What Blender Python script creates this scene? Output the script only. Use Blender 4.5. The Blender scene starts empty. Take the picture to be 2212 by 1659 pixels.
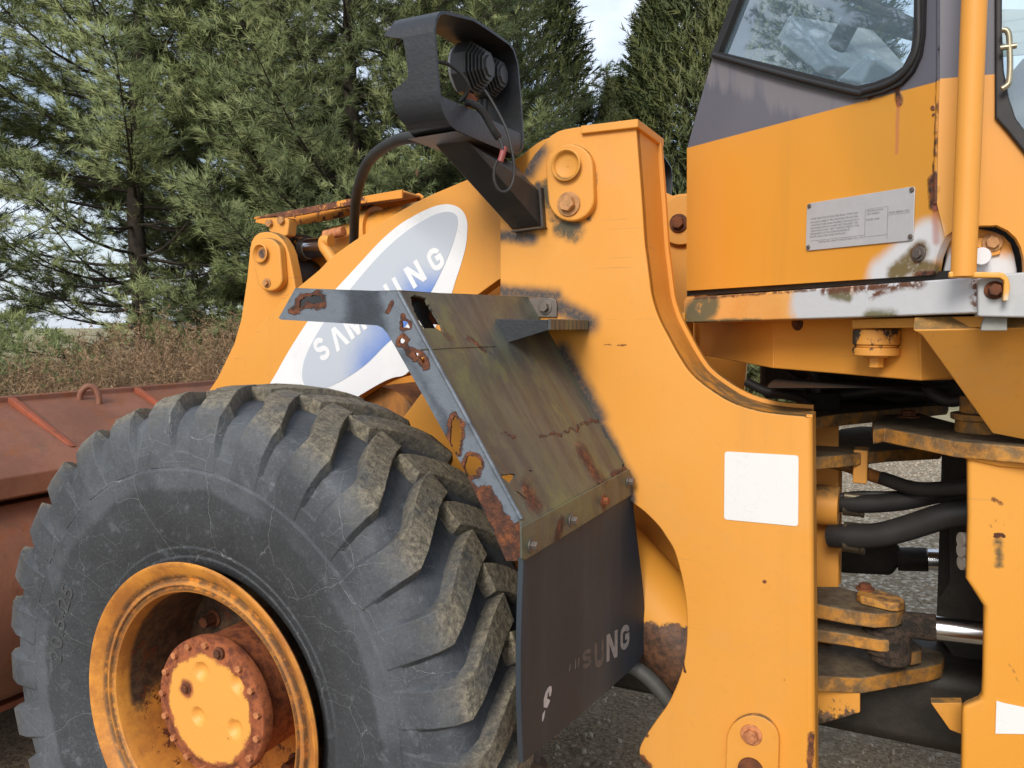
import bpy, bmesh, math, random
import numpy as np
from mathutils import Vector, Matrix, noise as mnoise
from mathutils.geometry import delaunay_2d_cdt
R = math.radians
scene = bpy.context.scene
COL = scene.collection

# ------------------------------------------------------------------ camera, world, sun, exposure
YAW, PITCH, CAMZ = R(26.25), R(-4.1), 1.6
F, CW, CH = 1730.0, 2212.0, 1659.0          # focal length in the 2212 x 1659 pixel frame the outlines are measured in
cd = bpy.data.cameras.new('camera')
cam = bpy.data.objects.new('camera', cd); COL.objects.link(cam)
cam.location = (0, 0, CAMZ); cam.rotation_euler = (R(90) + PITCH, 0, YAW)
cd.sensor_fit = 'HORIZONTAL'; cd.sensor_width = 36; cd.lens = F / CW * 36
cd.clip_start = 0.05; cd.clip_end = 2000
scene.camera = cam
SUN_DIR = Vector((0.04, -0.84, 0.54)).normalized()     # towards the sun
sl = bpy.data.lights.new('sun', 'SUN'); sl.energy = 2.35; sl.angle = R(22); sl.color = (1.0, 0.93, 0.83)
so = bpy.data.objects.new('sun', sl); COL.objects.link(so)
so.rotation_euler = SUN_DIR.to_track_quat('Z', 'Y').to_euler(); so.location = (-5, -6, 12)
W = bpy.data.worlds.new('World'); scene.world = W; W.use_nodes = True
wn, wl = W.node_tree.nodes, W.node_tree.links
bg = wn['Background']; bg.inputs['Strength'].default_value = 0.145
sky = wn.new('ShaderNodeTexSky'); sky.sky_type = 'NISHITA'; sky.sun_disc = False
sky.sun_elevation = math.asin(SUN_DIR.z); sky.sun_rotation = math.atan2(SUN_DIR.x, SUN_DIR.y)
sky.air_density = 1.0; sky.dust_density = 2.0
tc = wn.new('ShaderNodeTexCoord')
mp = wn.new('ShaderNodeMapping'); mp.inputs['Scale'].default_value = (2.2, 2.2, 4.0)
ns = wn.new('ShaderNodeTexNoise'); ns.inputs['Scale'].default_value = 1.6; ns.inputs['Detail'].default_value = 6
cr = wn.new('ShaderNodeMapRange'); cr.inputs[1].default_value = 0.40; cr.inputs[2].default_value = 0.62
cr.inputs[3].default_value = 0.25; cr.inputs[4].default_value = 0.95
mx = wn.new('ShaderNodeMix'); mx.data_type = 'RGBA'
mx.inputs['B'].default_value = (6.7, 7.3, 8.2, 1)        # bright thin cloud
wl.new(tc.outputs['Generated'], mp.inputs[0]); wl.new(mp.outputs[0], ns.inputs['Vector'])
wl.new(ns.outputs['Fac'], cr.inputs[0]); wl.new(cr.outputs[0], mx.inputs['Factor'])
wl.new(sky.outputs[0], mx.inputs['A']); wl.new(mx.outputs['Result'], bg.inputs['Color'])
scene.view_settings.view_transform = 'Standard'; scene.view_settings.look = 'None'
scene.view_settings.gamma = 1; scene.view_settings.exposure = 0.12
scene.render.engine = 'CYCLES'
scene.cycles.use_denoising = True; scene.cycles.denoiser = 'OPENIMAGEDENOISE'
scene.cycles.max_bounces = 5; scene.cycles.diffuse_bounces = 3; scene.cycles.transparent_max_bounces = 8

# ------------------------------------------------------------------ measuring: a pixel on a known plane -> a point in metres
FW = Vector((-math.sin(YAW) * math.cos(PITCH), math.cos(YAW) * math.cos(PITCH), math.sin(PITCH)))
RT = Vector((math.cos(YAW), math.sin(YAW), 0)); UP = RT.cross(FW)
O = Vector((0, 0, CAMZ))
def ray(p): return FW + RT * ((p[0] - CW / 2) / F) - UP * ((p[1] - CH / 2) / F)
def PP(p, p0, n):
    d = ray(p); return O + d * ((p0 - O).dot(n) / d.dot(n))
def PY(p, Y): return PP(p, Vector((0, Y, 0)), Vector((0, -1, 0)))
def PX(p, X): return PP(p, Vector((X, 0, 0)), Vector((1, 0, 0)))
def PZ(p, z): return PP(p, Vector((0, 0, z)), Vector((0, 0, 1)))
def PD(p, depth): return O + ray(p) * depth
def zr(x0, y0, s):                                        # zoomed crop coordinates -> frame coordinates
    k = 4096 / 2212
    return lambda *pts: [((x0 + x / s) / k, (y0 + y / s) / k) for x, y in pts]
def planeY(Y): return (Vector((0, Y, 0)), Vector((0, -1, 0)))
def plane3(a, b, c):
    n = (b - a).cross(c - a).normalized()
    if n.dot(O - a) < 0: n = -n
    return (a, n)

# ------------------------------------------------------------------ node helper
class NB:
    def __init__(s, name):
        s.m = bpy.data.materials.new(name); s.m.use_nodes = True
        s.t = s.m.node_tree; s.n = s.t.nodes; s.l = s.t.links
        s.b = s.n['Principled BSDF']; s._o = None
    def put(s, sock, v):
        if hasattr(v, 'links'): s.l.new(v, sock)
        elif isinstance(v, (tuple, list, Vector)):
            v = tuple(v)
            if sock.type == 'RGBA' and len(v) == 3: v += (1,)
            sock.default_value = v
        else: sock.default_value = v
    def obj(s):
        if s._o is None: s._o = s.n.new('ShaderNodeTexCoord').outputs['Object']
        return s._o
    def math(s, op, a, b=0.0, clamp=False):
        n = s.n.new('ShaderNodeMath'); n.operation = op; n.use_clamp = clamp
        s.put(n.inputs[0], a); s.put(n.inputs[1], b); return n.outputs[0]
    def vm(s, op, a, b=None, out=0):
        n = s.n.new('ShaderNodeVectorMath'); n.operation = op
        s.put(n.inputs[0], a)
        if b is not None:
            s.put(n.inputs['Scale' if op == 'SCALE' else 1], b)
        return n.outputs[out]
    def noise(s, scale, detail=4, rough=.55, stretch=None, color=False, off=0):
        v = s.obj()
        if stretch or off:
            n0 = s.n.new('ShaderNodeMapping'); s.put(n0.inputs[0], v)
            n0.inputs['Scale'].default_value = stretch or (1, 1, 1); n0.inputs['Location'].default_value = (off, off * .7, off * .3)
            v = n0.outputs[0]
        n = s.n.new('ShaderNodeTexNoise'); s.put(n.inputs['Vector'], v)
        n.inputs['Scale'].default_value = scale; n.inputs['Detail'].default_value = detail; n.inputs['Roughness'].default_value = rough
        return n.outputs[1 if color else 0]
    def ramp(s, v, lo, hi, a=0.0, b=1.0, smooth=True):
        n = s.n.new('ShaderNodeMapRange'); n.interpolation_type = 'SMOOTHSTEP' if smooth else 'LINEAR'
        s.put(n.inputs[0], v); s.put(n.inputs[1], lo); s.put(n.inputs[2], hi); s.put(n.inputs[3], a); s.put(n.inputs[4], b)
        return n.outputs[0]
    def mix(s, f, a, b):
        n = s.n.new('ShaderNodeMix'); n.data_type = 'RGBA'
        s.put(n.inputs['Factor'], f); s.put(n.inputs['A'], a); s.put(n.inputs['B'], b); return n.outputs['Result']
    def mul(s, a, b): return s.math('MULTIPLY', a, b)
    def mx(s, a, b): return s.math('MAXIMUM', a, b)
    def add(s, a, b): return s.math('ADD', a, b)
    def warped(s, scale, amt):
        c = s.noise(scale, 5, .6, color=True)
        return s.vm('ADD', s.obj(), s.vm('SCALE', s.vm('SUBTRACT', c, (.5, .5, .5)), amt))
    def seg(s, pos, a, b, r0, r1):                        # 1 inside r0 of the segment a-b, 0 beyond r1
        a, b = Vector(a), Vector(b); ab = b - a
        pa = s.vm('SUBTRACT', pos, a)
        if ab.length < 1e-5: d = s.vm('LENGTH', pa, out=1)
        else:
            t = s.math('MULTIPLY', s.vm('DOT_PRODUCT', pa, ab / ab.length_squared, out=1), 1.0, clamp=True)
            d = s.vm('DISTANCE', pa, s.vm('SCALE', ab, t), out=1)
        return s.ramp(d, r0, r1, 1, 0)
    def segs(s, pos, lst):
        o = None
        for a, b, r0, r1 in lst:
            m = s.seg(pos, a, b, r0, r1); o = m if o is None else s.mx(o, m)
        return o
    def sep(s, v):
        n = s.n.new('ShaderNodeSeparateXYZ'); s.put(n.inputs[0], v); return n.outputs
    def normalz(s):
        g = s.n.new('ShaderNodeNewGeometry'); return s.sep(g.outputs['Normal'])[2]
    def bump(s, h, dist, strength=1.0):
        n = s.n.new('ShaderNodeBump'); n.inputs['Distance'].default_value = dist; n.inputs['Strength'].default_value = strength
        s.put(n.inputs['Height'], h); s.put(s.b.inputs['Normal'], n.outputs[0])
    def done(s, col, rough=.5, metal=0.0, spec=.5):
        s.put(s.b.inputs['Base Color'], col); s.put(s.b.inputs['Roughness'], rough); s.put(s.b.inputs['Metallic'], metal)
        s.b.inputs['Specular IOR Level'].default_value = spec
        return s.m

YEL = (0.73, 0.305, 0.036)
RUST = (0.20, 0.062, 0.022); RUSTD = (0.075, 0.028, 0.015); RUSTO = (0.38, 0.115, 0.03)
def yellow(name, black=(), dirt=(), rust=(), white=(), dirt_top=True, fade=1.0, base=YEL, specks=True):
    """old yellow machine paint: fading, vertical dirt streaks, rust specks; lists of (a, b, r0, r1) place overspray, grime, rust and primer"""
    g = NB(name)
    big = g.noise(1.3, 3, .5)
    c = g.mix(g.ramp(big, .35, .7), tuple(v * .97 for v in base), (base[0] * 1.02, base[1] * 1.10, base[2] * 1.7))
    st = g.noise(9, 5, .6, stretch=(1, 1, .06))
    c = g.mix(g.mul(g.ramp(st, .55, .8), .30 * fade), c, (.50, .235, .05))
    fine = g.noise(55, 5, .7)
    c = g.mix(g.mul(g.ramp(fine, .55, .75), .16 * fade), c, (.45, .20, .045))
    rgh = g.ramp(big, .3, .7, .48, .62)
    c = g.mix(g.mul(g.ramp(g.noise(4.5, 7, .72, off=11), .50, .72), .22 * min(fade, 1.3)), c, (.56, .33, .13))         # chalky, dusty patches
    sc = g.ramp(g.noise(5, 3, .5, stretch=(1, 1, 22), off=21), .675, .70); c = g.mix(g.mul(g.mul(sc, g.ramp(g.noise(2.3, 3, off=23), .52, .62)), .35), c, (.40, .20, .07))
    w = g.warped(14, .05); w2 = g.warped(40, .02)
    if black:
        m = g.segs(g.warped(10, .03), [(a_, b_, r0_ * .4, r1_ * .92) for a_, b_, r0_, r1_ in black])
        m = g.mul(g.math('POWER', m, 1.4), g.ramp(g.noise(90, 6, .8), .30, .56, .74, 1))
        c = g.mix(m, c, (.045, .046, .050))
    if white:
        m = g.segs(w, white); c = g.mix(m, c, (.66, .67, .70))
    if dirt:
        m = g.mul(g.segs(w2, dirt), g.ramp(g.noise(30, 6, .7), .36, .58, .35, 1))
        c = g.mix(m, c, (.075, .062, .032))
    if dirt_top:
        nz = g.normalz()
        m = g.mul(g.ramp(nz, .35, .8), g.ramp(g.noise(11, 6, .7), .34, .58))
        c = g.mix(g.mul(m, .85), c, (.10, .085, .045)); rgh = g.math('ADD', rgh, g.mul(m, .3))
    m = None
    if specks:
        v = g.n.new('ShaderNodeTexVoronoi'); v.inputs['Scale'].default_value = 16; g.put(v.inputs['Vector'], w2)
        m = g.mul(g.ramp(v.outputs['Distance'], .035, .06, 1, 0), g.ramp(g.noise(3.1, 2), .56, .62))
    if rust:
        k = g.segs(w2, rust); k = g.mul(k, g.ramp(g.noise(38, 6, .75), .30, .44)); m = k if m is None else g.mx(m, k)
    if m is not None:
        c = g.mix(m, c, g.mix(g.ramp(g.noise(60, 4, .7), .4, .62), RUSTD, RUST)); rgh = g.math('ADD', rgh, g.mul(m, .35))
    g.bump(g.add(g.mul(g.noise(5, 2), .8), g.mul(fine, .06)), .006, .35)
    return g.done(c, rgh)
def simple(name, col, rough=.5, metal=0.0, var=.25, scale=12, bump=0.0, spec=.5, col2=None):
    g = NB(name)
    c2 = col2 or tuple(v * (1 - var) for v in col)
    c = g.mix(g.ramp(g.noise(scale, 6, .65), .32, .68), c2, col)
    if bump: g.bump(g.noise(scale * 4, 5, .7), bump, .6)
    return g.done(c, rough, metal, spec)

# ------------------------------------------------------------------ object helpers
def link(name, me, mat=None, parent=None, angle=35, bevel=0, seg=2):
    if mat is not None and not me.materials: me.materials.append(mat)
    if angle is not None:
        me.polygons.foreach_set('use_smooth', [True] * len(me.polygons))
        me.set_sharp_from_angle(angle=R(angle))
    o = bpy.data.objects.new(name, me); COL.objects.link(o)
    if parent:
        o.parent = parent
        o.matrix_parent_inverse = Matrix.Translation(parent.location).inverted() if parent.parent is None else Matrix.Identity(4)
    if bevel:
        b = o.modifiers.new('bevel', 'BEVEL'); b.width = bevel; b.segments = seg; b.limit_method = 'ANGLE'; b.angle_limit = R(40)
        b.harden_normals = True
    return o
def mesh(name, vs, fs):
    me = bpy.data.meshes.new(name); me.from_pydata([tuple(v) for v in vs], [], fs); me.update()
    bm = bmesh.new(); bm.from_mesh(me); bmesh.ops.recalc_face_normals(bm, faces=bm.faces[:]); bm.to_mesh(me); bm.free()
    return me
def bm_mesh(name, bm):
    bmesh.ops.recalc_face_normals(bm, faces=bm.faces[:])
    me = bpy.data.meshes.new(name); bm.to_mesh(me); bm.free(); return me
def thing(name, label, cat, loc=(0, 0, 0), group=None):
    o = bpy.data.objects.new(name, None); COL.objects.link(o); o.location = loc; o.empty_display_size = .2
    o['label'] = label; o['category'] = cat
    if group: o['group'] = group
    return o
def part_empty(name, parent):
    o = bpy.data.objects.new(name, None); COL.objects.link(o); o.parent = parent; o.empty_display_size = .1
    o.matrix_parent_inverse = Matrix.Translation(parent.location).inverted(); return o
def inpoly(x, y, P):
    c = False; j = len(P) - 1
    for i in range(len(P)):
        xi, yi = P[i][:2]; xj, yj = P[j][:2]
        if (yi > y) != (yj > y) and x < (xj - xi) * (y - yi) / (yj - yi) + xi: c = not c
        j = i
    return c
def ragged(P, amp=2.0, step=5.0, seed=0, closed=True):
    rnd = random.Random(seed); out = []
    n = len(P)
    for i in range(n):
        a, b = P[i], P[(i + 1) % n]
        k = max(1, int(math.hypot(b[0] - a[0], b[1] - a[1]) / step))
        for j in range(k):
            t = j / k; out.append((a[0] + (b[0] - a[0]) * t + rnd.uniform(-amp, amp), a[1] + (b[1] - a[1]) * t + rnd.uniform(-amp, amp)))
    return out
def curve(pts, n=6, closed=False):                        # Catmull-Rom through points of any dimension
    P = [Vector(p) for p in pts]; out = []; m = len(P)
    rng = range(m if closed else m - 1)
    for i in rng:
        p1, p2 = P[i % m], P[(i + 1) % m]
        p0 = P[(i - 1) % m] if closed or i > 0 else p1 * 2 - p2
        p3 = P[(i + 2) % m] if closed or i + 2 < m else p2 * 2 - p1
        for k in range(n):
            t = k / n
            out.append(.5 * ((2 * p1) + (p2 - p0) * t + (2 * p0 - 5 * p1 + 4 * p2 - p3) * t * t + (3 * p1 - p0 - 3 * p2 + p3) * t ** 3))
    if not closed: out.append(P[-1].copy())
    return out
def plate(name, px, plane, thick, mat, parent=None, holes=(), bevel=.002, angle=35, link_it=True, pts3=None, fill=0, attrs=None):
    """a real plate: outline given in frame pixels on a plane, thickness away from the camera"""
    p0, n = plane
    if not holes:
        fr = pts3 or [PP(p, p0, n) for p in px]
        N = len(fr); vs = fr + [p - n * thick for p in fr]
        fs = [list(range(N)), list(range(2 * N - 1, N - 1, -1))] + [[i, (i + 1) % N, N + (i + 1) % N, N + i] for i in range(N)]
        me = mesh(name, vs, fs)
    else:
        allv = [Vector((p[0], p[1])) for p in px]; loops = [list(range(len(px)))]
        for h in holes:
            k = len(allv); allv += [Vector((p[0], p[1])) for p in h]; loops.append(list(range(k, len(allv))))
        edges = [(l[i], l[(i + 1) % len(l)]) for l in loops for i in range(len(l))]
        if fill:
            xs = [p[0] for p in px]; ys = [p[1] for p in px]; rnd = random.Random(2)
            for j in range(int((max(ys) - min(ys)) / fill)):
                for i in range(int((max(xs) - min(xs)) / fill)):
                    q = (min(xs) + fill * (i + .5 + rnd.uniform(-.2, .2)), min(ys) + fill * (j + .5 + rnd.uniform(-.2, .2)))
                    if inpoly(*q, px) and not any(inpoly(*q, h) for h in holes): allv.append(Vector(q))
        v2, e2, f2, *_ = delaunay_2d_cdt(allv, edges, [], 0, 1e-4)
        tris = []
        for f in f2:
            cx = sum(v2[i].x for i in f) / 3; cy = sum(v2[i].y for i in f) / 3
            if inpoly(cx, cy, px) and not any(inpoly(cx, cy, h) for h in holes): tris.append(list(f))
        fr = [PP(p, p0, n) for p in v2]; N = len(fr)
        cnt = {}
        for f in tris:
            for i in range(3):
                a, b = f[i], f[(i + 1) % 3]; cnt.setdefault((min(a, b), max(a, b)), []).append((a, b))
        fs = tris + [[N + i for i in reversed(f)] for f in tris]
        for k, v in cnt.items():
            if len(v) == 1: a, b = v[0]; fs.append([b, a, N + a, N + b])
        me = mesh(name, fr + [p - n * thick for p in fr], fs); bevel = 0
        for k, fn in (attrs or {}).items():
            a = me.attributes.new(k, 'FLOAT', 'POINT'); a.data.foreach_set('value', [fn(v.x, v.y) for v in v2] * 2)
    if not link_it: return me
    return link(name, me, mat, parent, angle, bevel)
def plateY(name, px, Y, thick, mat, parent=None, **k): return plate(name, px, planeY(Y), thick, mat, parent, **k)
def tube(name, pts, r, mat, parent=None, n=14, sub=6, ribs=0, bm=None, smooth=True):
    P = curve(pts, sub) if sub > 1 and len(pts) > 2 else [Vector(p) for p in pts]
    own = bm is None
    if own: bm = bmesh.new()
    rings = []; prev = None
    for i, p in enumerate(P):
        t = (P[min(i + 1, len(P) - 1)] - P[max(i - 1, 0)]).normalized()
        u = (t.orthogonal() if prev is None else (prev - t * prev.dot(t))).normalized(); prev = u; w = t.cross(u)
        rr = (r[0] + (r[1] - r[0]) * i / (len(P) - 1)) if isinstance(r, tuple) else r
        if ribs: rr *= 1 + ribs * (1 if i % 2 else -1)
        rings.append([bm.verts.new(p + (u * math.cos(a) + w * math.sin(a)) * rr) for a in [2 * math.pi * k / n for k in range(n)]])
    for a, b in zip(rings, rings[1:]):
        for k in range(n): bm.faces.new((a[k], a[(k + 1) % n], b[(k + 1) % n], b[k]))
    bm.faces.new(rings[0][::-1]); bm.faces.new(rings[-1])
    if own: return link(name, bm_mesh(name, bm), mat, parent, 50)
def cyl(bm, a, b, r, n=24, r2=None):
    a, b = Vector(a), Vector(b); t = (b - a).normalized(); u = t.orthogonal().normalized(); w = t.cross(u)
    r2 = r if r2 is None else r2
    A = [bm.verts.new(a + (u * math.cos(2 * math.pi * k / n) + w * math.sin(2 * math.pi * k / n)) * r) for k in range(n)]
    B = [bm.verts.new(b + (u * math.cos(2 * math.pi * k / n) + w * math.sin(2 * math.pi * k / n)) * r2) for k in range(n)]
    for k in range(n): bm.faces.new((A[k], A[(k + 1) % n], B[(k + 1) % n], B[k]))
    bm.faces.new(A[::-1]); bm.faces.new(B)
def cylo(name, a, b, r, mat, parent, n=28, bevel=.002, r2=None):
    bm = bmesh.new(); cyl(bm, a, b, r, n, r2); return link(name, bm_mesh(name, bm), mat, parent, 40, bevel)
def bolt(name, c, n, r, mat, parent, washer=True, h=None):
    """hex head on a washer, pointing along n"""
    c, n = Vector(c), Vector(n).normalized(); h = h or r * .7; bm = bmesh.new()
    if washer: cyl(bm, c - n * .002, c + n * r * .25, r * 1.5, 20); c = c + n * r * .25
    cyl(bm, c - n * .001, c + n * h, r, 6)
    return link(name, bm_mesh(name, bm), mat, parent, 30, r * .12)
def hull(name, pts, mat, parent=None, bevel=.003, angle=30):
    bm = bmesh.new()
    for p in pts: bm.verts.new(p)
    r = bmesh.ops.convex_hull(bm, input=bm.verts[:])
    bmesh.ops.dissolve_limit(bm, angle_limit=R(4), verts=bm.verts[:], edges=bm.edges[:])
    return link(name, bm_mesh(name, bm), mat, parent, angle, bevel)
def boxpts(x0, x1, y0, y1, z0, z1): return [Vector((x, y, z)) for x in (x0, x1) for y in (y0, y1) for z in (z0, z1)]
def box(name, x0, x1, y0, y1, z0, z1, mat, parent, bevel=.004): return hull(name, boxpts(x0, x1, y0, y1, z0, z1), mat, parent, bevel)
def ribbon(name, pl, Y0, Y1, t, mat, parent, off=0.0, bevel=.0015):
    """sheet that follows a polyline of (X,Z) points, spanning Y0..Y1, with thickness t"""
    P = [Vector((p[0], p[1])) for p in pl]; a = []; b = []
    for i, p in enumerate(P):
        d = (P[min(i + 1, len(P) - 1)] - P[max(i - 1, 0)]).normalized(); nn = Vector((-d.y, d.x))
        if nn.x < 0 and abs(nn.x) > abs(nn.y) * .2: nn = -nn
        if nn.y < 0 and abs(nn.y) > abs(nn.x) * 5: nn = -nn
        a.append(p + nn * off); b.append(p + nn * (off - t))
    loop = a + b[::-1]; N = len(loop); vs = [(q.x, Y0, q.y) for q in loop] + [(q.x, Y1, q.y) for q in loop]; n = len(a)
    fs = [[i, i + 1, N - 2 - i, N - 1 - i] for i in range(n - 1)] + [[N + i, N + N - 1 - i, N + N - 2 - i, N + i + 1] for i in range(n - 1)]
    fs += [[i, (i + 1) % N, N + (i + 1) % N, N + i] for i in range(N)]
    return link(name, mesh(name, vs, fs), mat, parent, 35, bevel)
def obround(c0, c1, r, n=14):
    """pixel outline round two centres"""
    a = math.atan2(c1[1] - c0[1], c1[0] - c0[0]); r0, r1 = r if isinstance(r, tuple) else (r, r)
    return [(c0[0] + r0 * math.cos(a + math.pi / 2 + math.pi * k / n), c0[1] + r0 * math.sin(a + math.pi / 2 + math.pi * k / n)) for k in range(n + 1)] + \
           [(c1[0] + r1 * math.cos(a - math.pi / 2 + math.pi * k / n), c1[1] + r1 * math.sin(a - math.pi / 2 + math.pi * k / n)) for k in range(n + 1)]
def circ(c, rx, ry=None, n=28, rot=0):
    ry = ry or rx
    return [(c[0] + rx * math.cos(t) * math.cos(rot) - ry * math.sin(t) * math.sin(rot), c[1] + rx * math.cos(t) * math.sin(rot) + ry * math.sin(t) * math.cos(rot)) for t in [2 * math.pi * k / n for k in range(n)]]
def lathe(bm, prof, c, axis=Vector((0, 1, 0)), n=96, close=False):
    """profile of (r, y) turned about the Y axis through c"""
    rings = []
    for r, y in prof:
        rings.append([bm.verts.new((c[0] + r * math.cos(2 * math.pi * k / n), c[1] + y, c[2] + r * math.sin(2 * math.pi * k / n))) for k in range(n)])
    for a, b in zip(rings, rings[1:]):
        for k in range(n): bm.faces.new((a[k], a[(k + 1) % n], b[(k + 1) % n], b[k]))
    if close: bm.faces.new(rings[0]); bm.faces.new(rings[-1][::-1])
CY = 2.52                                                  # the machine's centre line
def mirror(o, parent=None):
    """the same part on the far side of the machine"""
    me = o.data.copy(); n = len(me.vertices); co = np.empty(n * 3, np.float32); me.vertices.foreach_get('co', co)
    co = co.reshape(-1, 3); co[:, 1] = 2 * CY - co[:, 1]; me.vertices.foreach_set('co', co.ravel()); me.flip_normals(); me.update()
    c = bpy.data.objects.new(o.name.split('.')[0], me); COL.objects.link(c); c.parent = parent or o.parent
    c.matrix_parent_inverse = o.matrix_parent_inverse
    for m in o.modifiers:
        if m.type == 'BEVEL':
            b = c.modifiers.new('bevel', 'BEVEL'); b.width = m.width; b.segments = m.segments; b.limit_method = 'ANGLE'; b.angle_limit = m.angle_limit; b.harden_normals = True
    return c

# ------------------------------------------------------------------ materials
def P3(px, Y): return tuple(PY(px, Y))
def S(a, b, r0, r1, Y=1.94): return (P3(a, Y), P3(b, Y), r0, r1)
YT, YB = 1.94, 2.03                                        # tower plate and lift arm planes
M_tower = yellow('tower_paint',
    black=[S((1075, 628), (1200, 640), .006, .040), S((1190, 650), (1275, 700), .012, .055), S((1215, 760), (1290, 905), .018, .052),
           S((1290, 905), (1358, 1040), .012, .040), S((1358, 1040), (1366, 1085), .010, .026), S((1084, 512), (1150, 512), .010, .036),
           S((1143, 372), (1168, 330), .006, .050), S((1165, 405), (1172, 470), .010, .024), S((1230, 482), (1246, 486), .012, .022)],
    dirt=[S((1216, 492), (1240, 500), .015, .04), S((1178, 400), (1196, 470), .008, .020), S((1286, 380), (1270, 470), .003, .012)],
    rust=[S((1305, 747), (1352, 746), .001, .003), S((1652, 1258), (1652, 1258), .004, .006), S((1384, 1640), (1400, 1655), .008, .016),
          S((1476, 1432), (1480, 1450), .003, .006), S((1752, 1590), (1752, 1660), .006, .012), S((1392, 1582), (1400, 1590), .002, .006)])
M_yel = yellow('machine_paint')
M_dirty = yellow('grimy_paint', base=(.66, .285, .035), fade=2.2, specks=True)
M_boom = yellow('arm_paint', dirt_top=False)
M_rearp = yellow('rear_frame_paint', base=(.72, .30, .028),
    rust=[S((2145, 1078), (2166, 1090), .004, .008, 1.95), S((2150, 1158), (2168, 1158), .006, .008, 1.95), S((2130, 1110), (2140, 1138), .001, .004, 1.95),
          S((2172, 1105), (2166, 1135), .001, .004, 1.95), S((2152, 1120), (2154, 1128), .003, .006, 1.95), S((2180, 1435), (2200, 1470), .002, .006, 1.95)],
    dirt=[S((2158, 1170), (2158, 1220), .003, .014, 1.95)])
def grimeplate(name):
    g = NB(name); nz = g.normalz()
    c = g.mix(g.ramp(g.noise(8, 5, .6), .3, .7), (.46, .20, .03), (.62, .28, .045))
    m = g.mx(g.ramp(nz, .3, .7), g.mul(g.ramp(g.noise(18, 6, .7), .36, .60), .85))
    c = g.mix(g.mul(m, .92), c, g.mix(g.ramp(g.noise(24, 5, .7), .35, .65), (.045, .041, .033), (.135, .120, .080)))
    g.bump(g.noise(45, 6, .75), .006, .6)
    return g.done(c, .75)
M_grime = grimeplate('greasy_hinge_paint')
N0, N1 = PY((861, 630), 1.35), PY((1126, 1121), 1.35)
M_black = simple('black_paint', (.036, .039, .046), .42, var=.45, scale=7, bump=.0012)
def blackrust(name, rust=(), bare=(), attr=False, base=(.030, .034, .042), base2=(.055, .064, .078), green=0.0, blot=.62):
    g = NB(name); w = g.warped(22, .045); f = g.noise(48, 6, .75)
    c = g.mix(g.ramp(g.noise(5, 5, .6), .35, .65), base, base2)
    if green:
        SD = (N1 - N0).normalized(); o_ = g.obj(); y_ = g.sep(o_)[1]; along = g.vm('DOT_PRODUCT', o_, SD, out=1)
        def streak(sc, k, off, det=6):
            n0 = g.n.new('ShaderNodeCombineXYZ'); g.put(n0.inputs[0], g.mul(y_, sc)); g.put(n0.inputs[1], g.mul(along, sc * k)); n0.inputs[2].default_value = off
            n = g.n.new('ShaderNodeTexNoise'); g.put(n.inputs['Vector'], n0.outputs[0]); n.inputs['Scale'].default_value = 1; n.inputs['Detail'].default_value = det; n.inputs['Roughness'].default_value = .66; return n.outputs[0]
        st = streak(9, .38, 0); st2 = streak(20, .16, 5)
        c = g.mix(g.mul(g.ramp(st, .36, .62), green), c, (.125, .138, .078))
        c = g.mix(g.mul(g.ramp(st2, .45, .60), .62), c, (.052, .053, .056))
        c = g.mix(g.mul(g.ramp(g.noise(6, 6, .7, off=9), .53, .66), .55), c, (.155, .172, .075))
        c = g.mix(g.mul(g.ramp(streak(14, .16, 17), .57, .70), .6), c, (.15, .075, .04))
    if bare:
        m = g.mul(g.segs(w, bare), g.ramp(f, .25, .5, .25, 1)); c = g.mix(g.mul(m, .8), c, (.17, .20, .24))
    mr = g.mul(g.ramp(g.noise(9, 7, .72, off=3), blot, blot + .05), 1.0)
    if attr:
        at = g.n.new('ShaderNodeAttribute'); at.attribute_name = 'rust'
        mr = g.mx(mr, g.ramp(g.add(g.add(at.outputs['Fac'], g.mul(g.math('SUBTRACT', f, .5), 1.3)), g.mul(g.math('SUBTRACT', g.noise(110, 4, .7), .5), .9)), .46, .70))
    if rust:
        k = g.segs(w, rust); mr = g.mx(mr, g.mul(k, g.ramp(f, .22, .40)))
    rc = g.mix(g.ramp(f, .36, .64), (.045, .022, .016), g.mix(g.ramp(g.noise(28, 5, .7), .40, .68), (.125, .045, .024), (.30, .095, .03)))
    c = g.mix(mr, c, rc)
    g.bump(g.add(g.mul(g.mul(f, mr), 1.6), g.mul(g.noise(90, 4, .7), .25)), .006, .8)
    return g.done(c, g.ramp(mr, 0, 1, .42, .85))
f4 = zr(900, 700, 1.3825); f17 = zr(1700, 1750, 1.8433); f11 = zr(1100, 1120, 2.1275); f19 = zr(1900, 1100, 3.318)
YF = 1.35
def SF(a, b, r0, r1): return (P3(a, YF), P3(b, YF), r0, r1)
armhole = f11((200, 240), (210, 175), (255, 140), (300, 135), (360, 125), (400, 150), (412, 190), (350, 205), (305, 200), (275, 185), (250, 205), (225, 235))
h1 = f11((1075, 350), (1100, 345), (1138, 360), (1140, 408), (1088, 412))
h2 = f11((1060, 500), (1085, 490), (1105, 510), (1095, 540), (1065, 530)); h2b = f11((1195, 620), (1225, 610), (1215, 650), (1200, 660)); h2c = f11((1235, 655), (1262, 650), (1280, 700), (1262, 715), (1245, 690))
h3 = f4((1242, 1420), (1250, 1360), (1268, 1330), (1296, 1365), (1312, 1420), (1300, 1480), (1292, 1540), (1262, 1532), (1245, 1485))
h4 = f17((292, 205), (305, 165), (325, 130), (370, 140), (412, 170), (416, 212), (372, 245), (378, 282), (312, 285), (296, 245))
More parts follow.
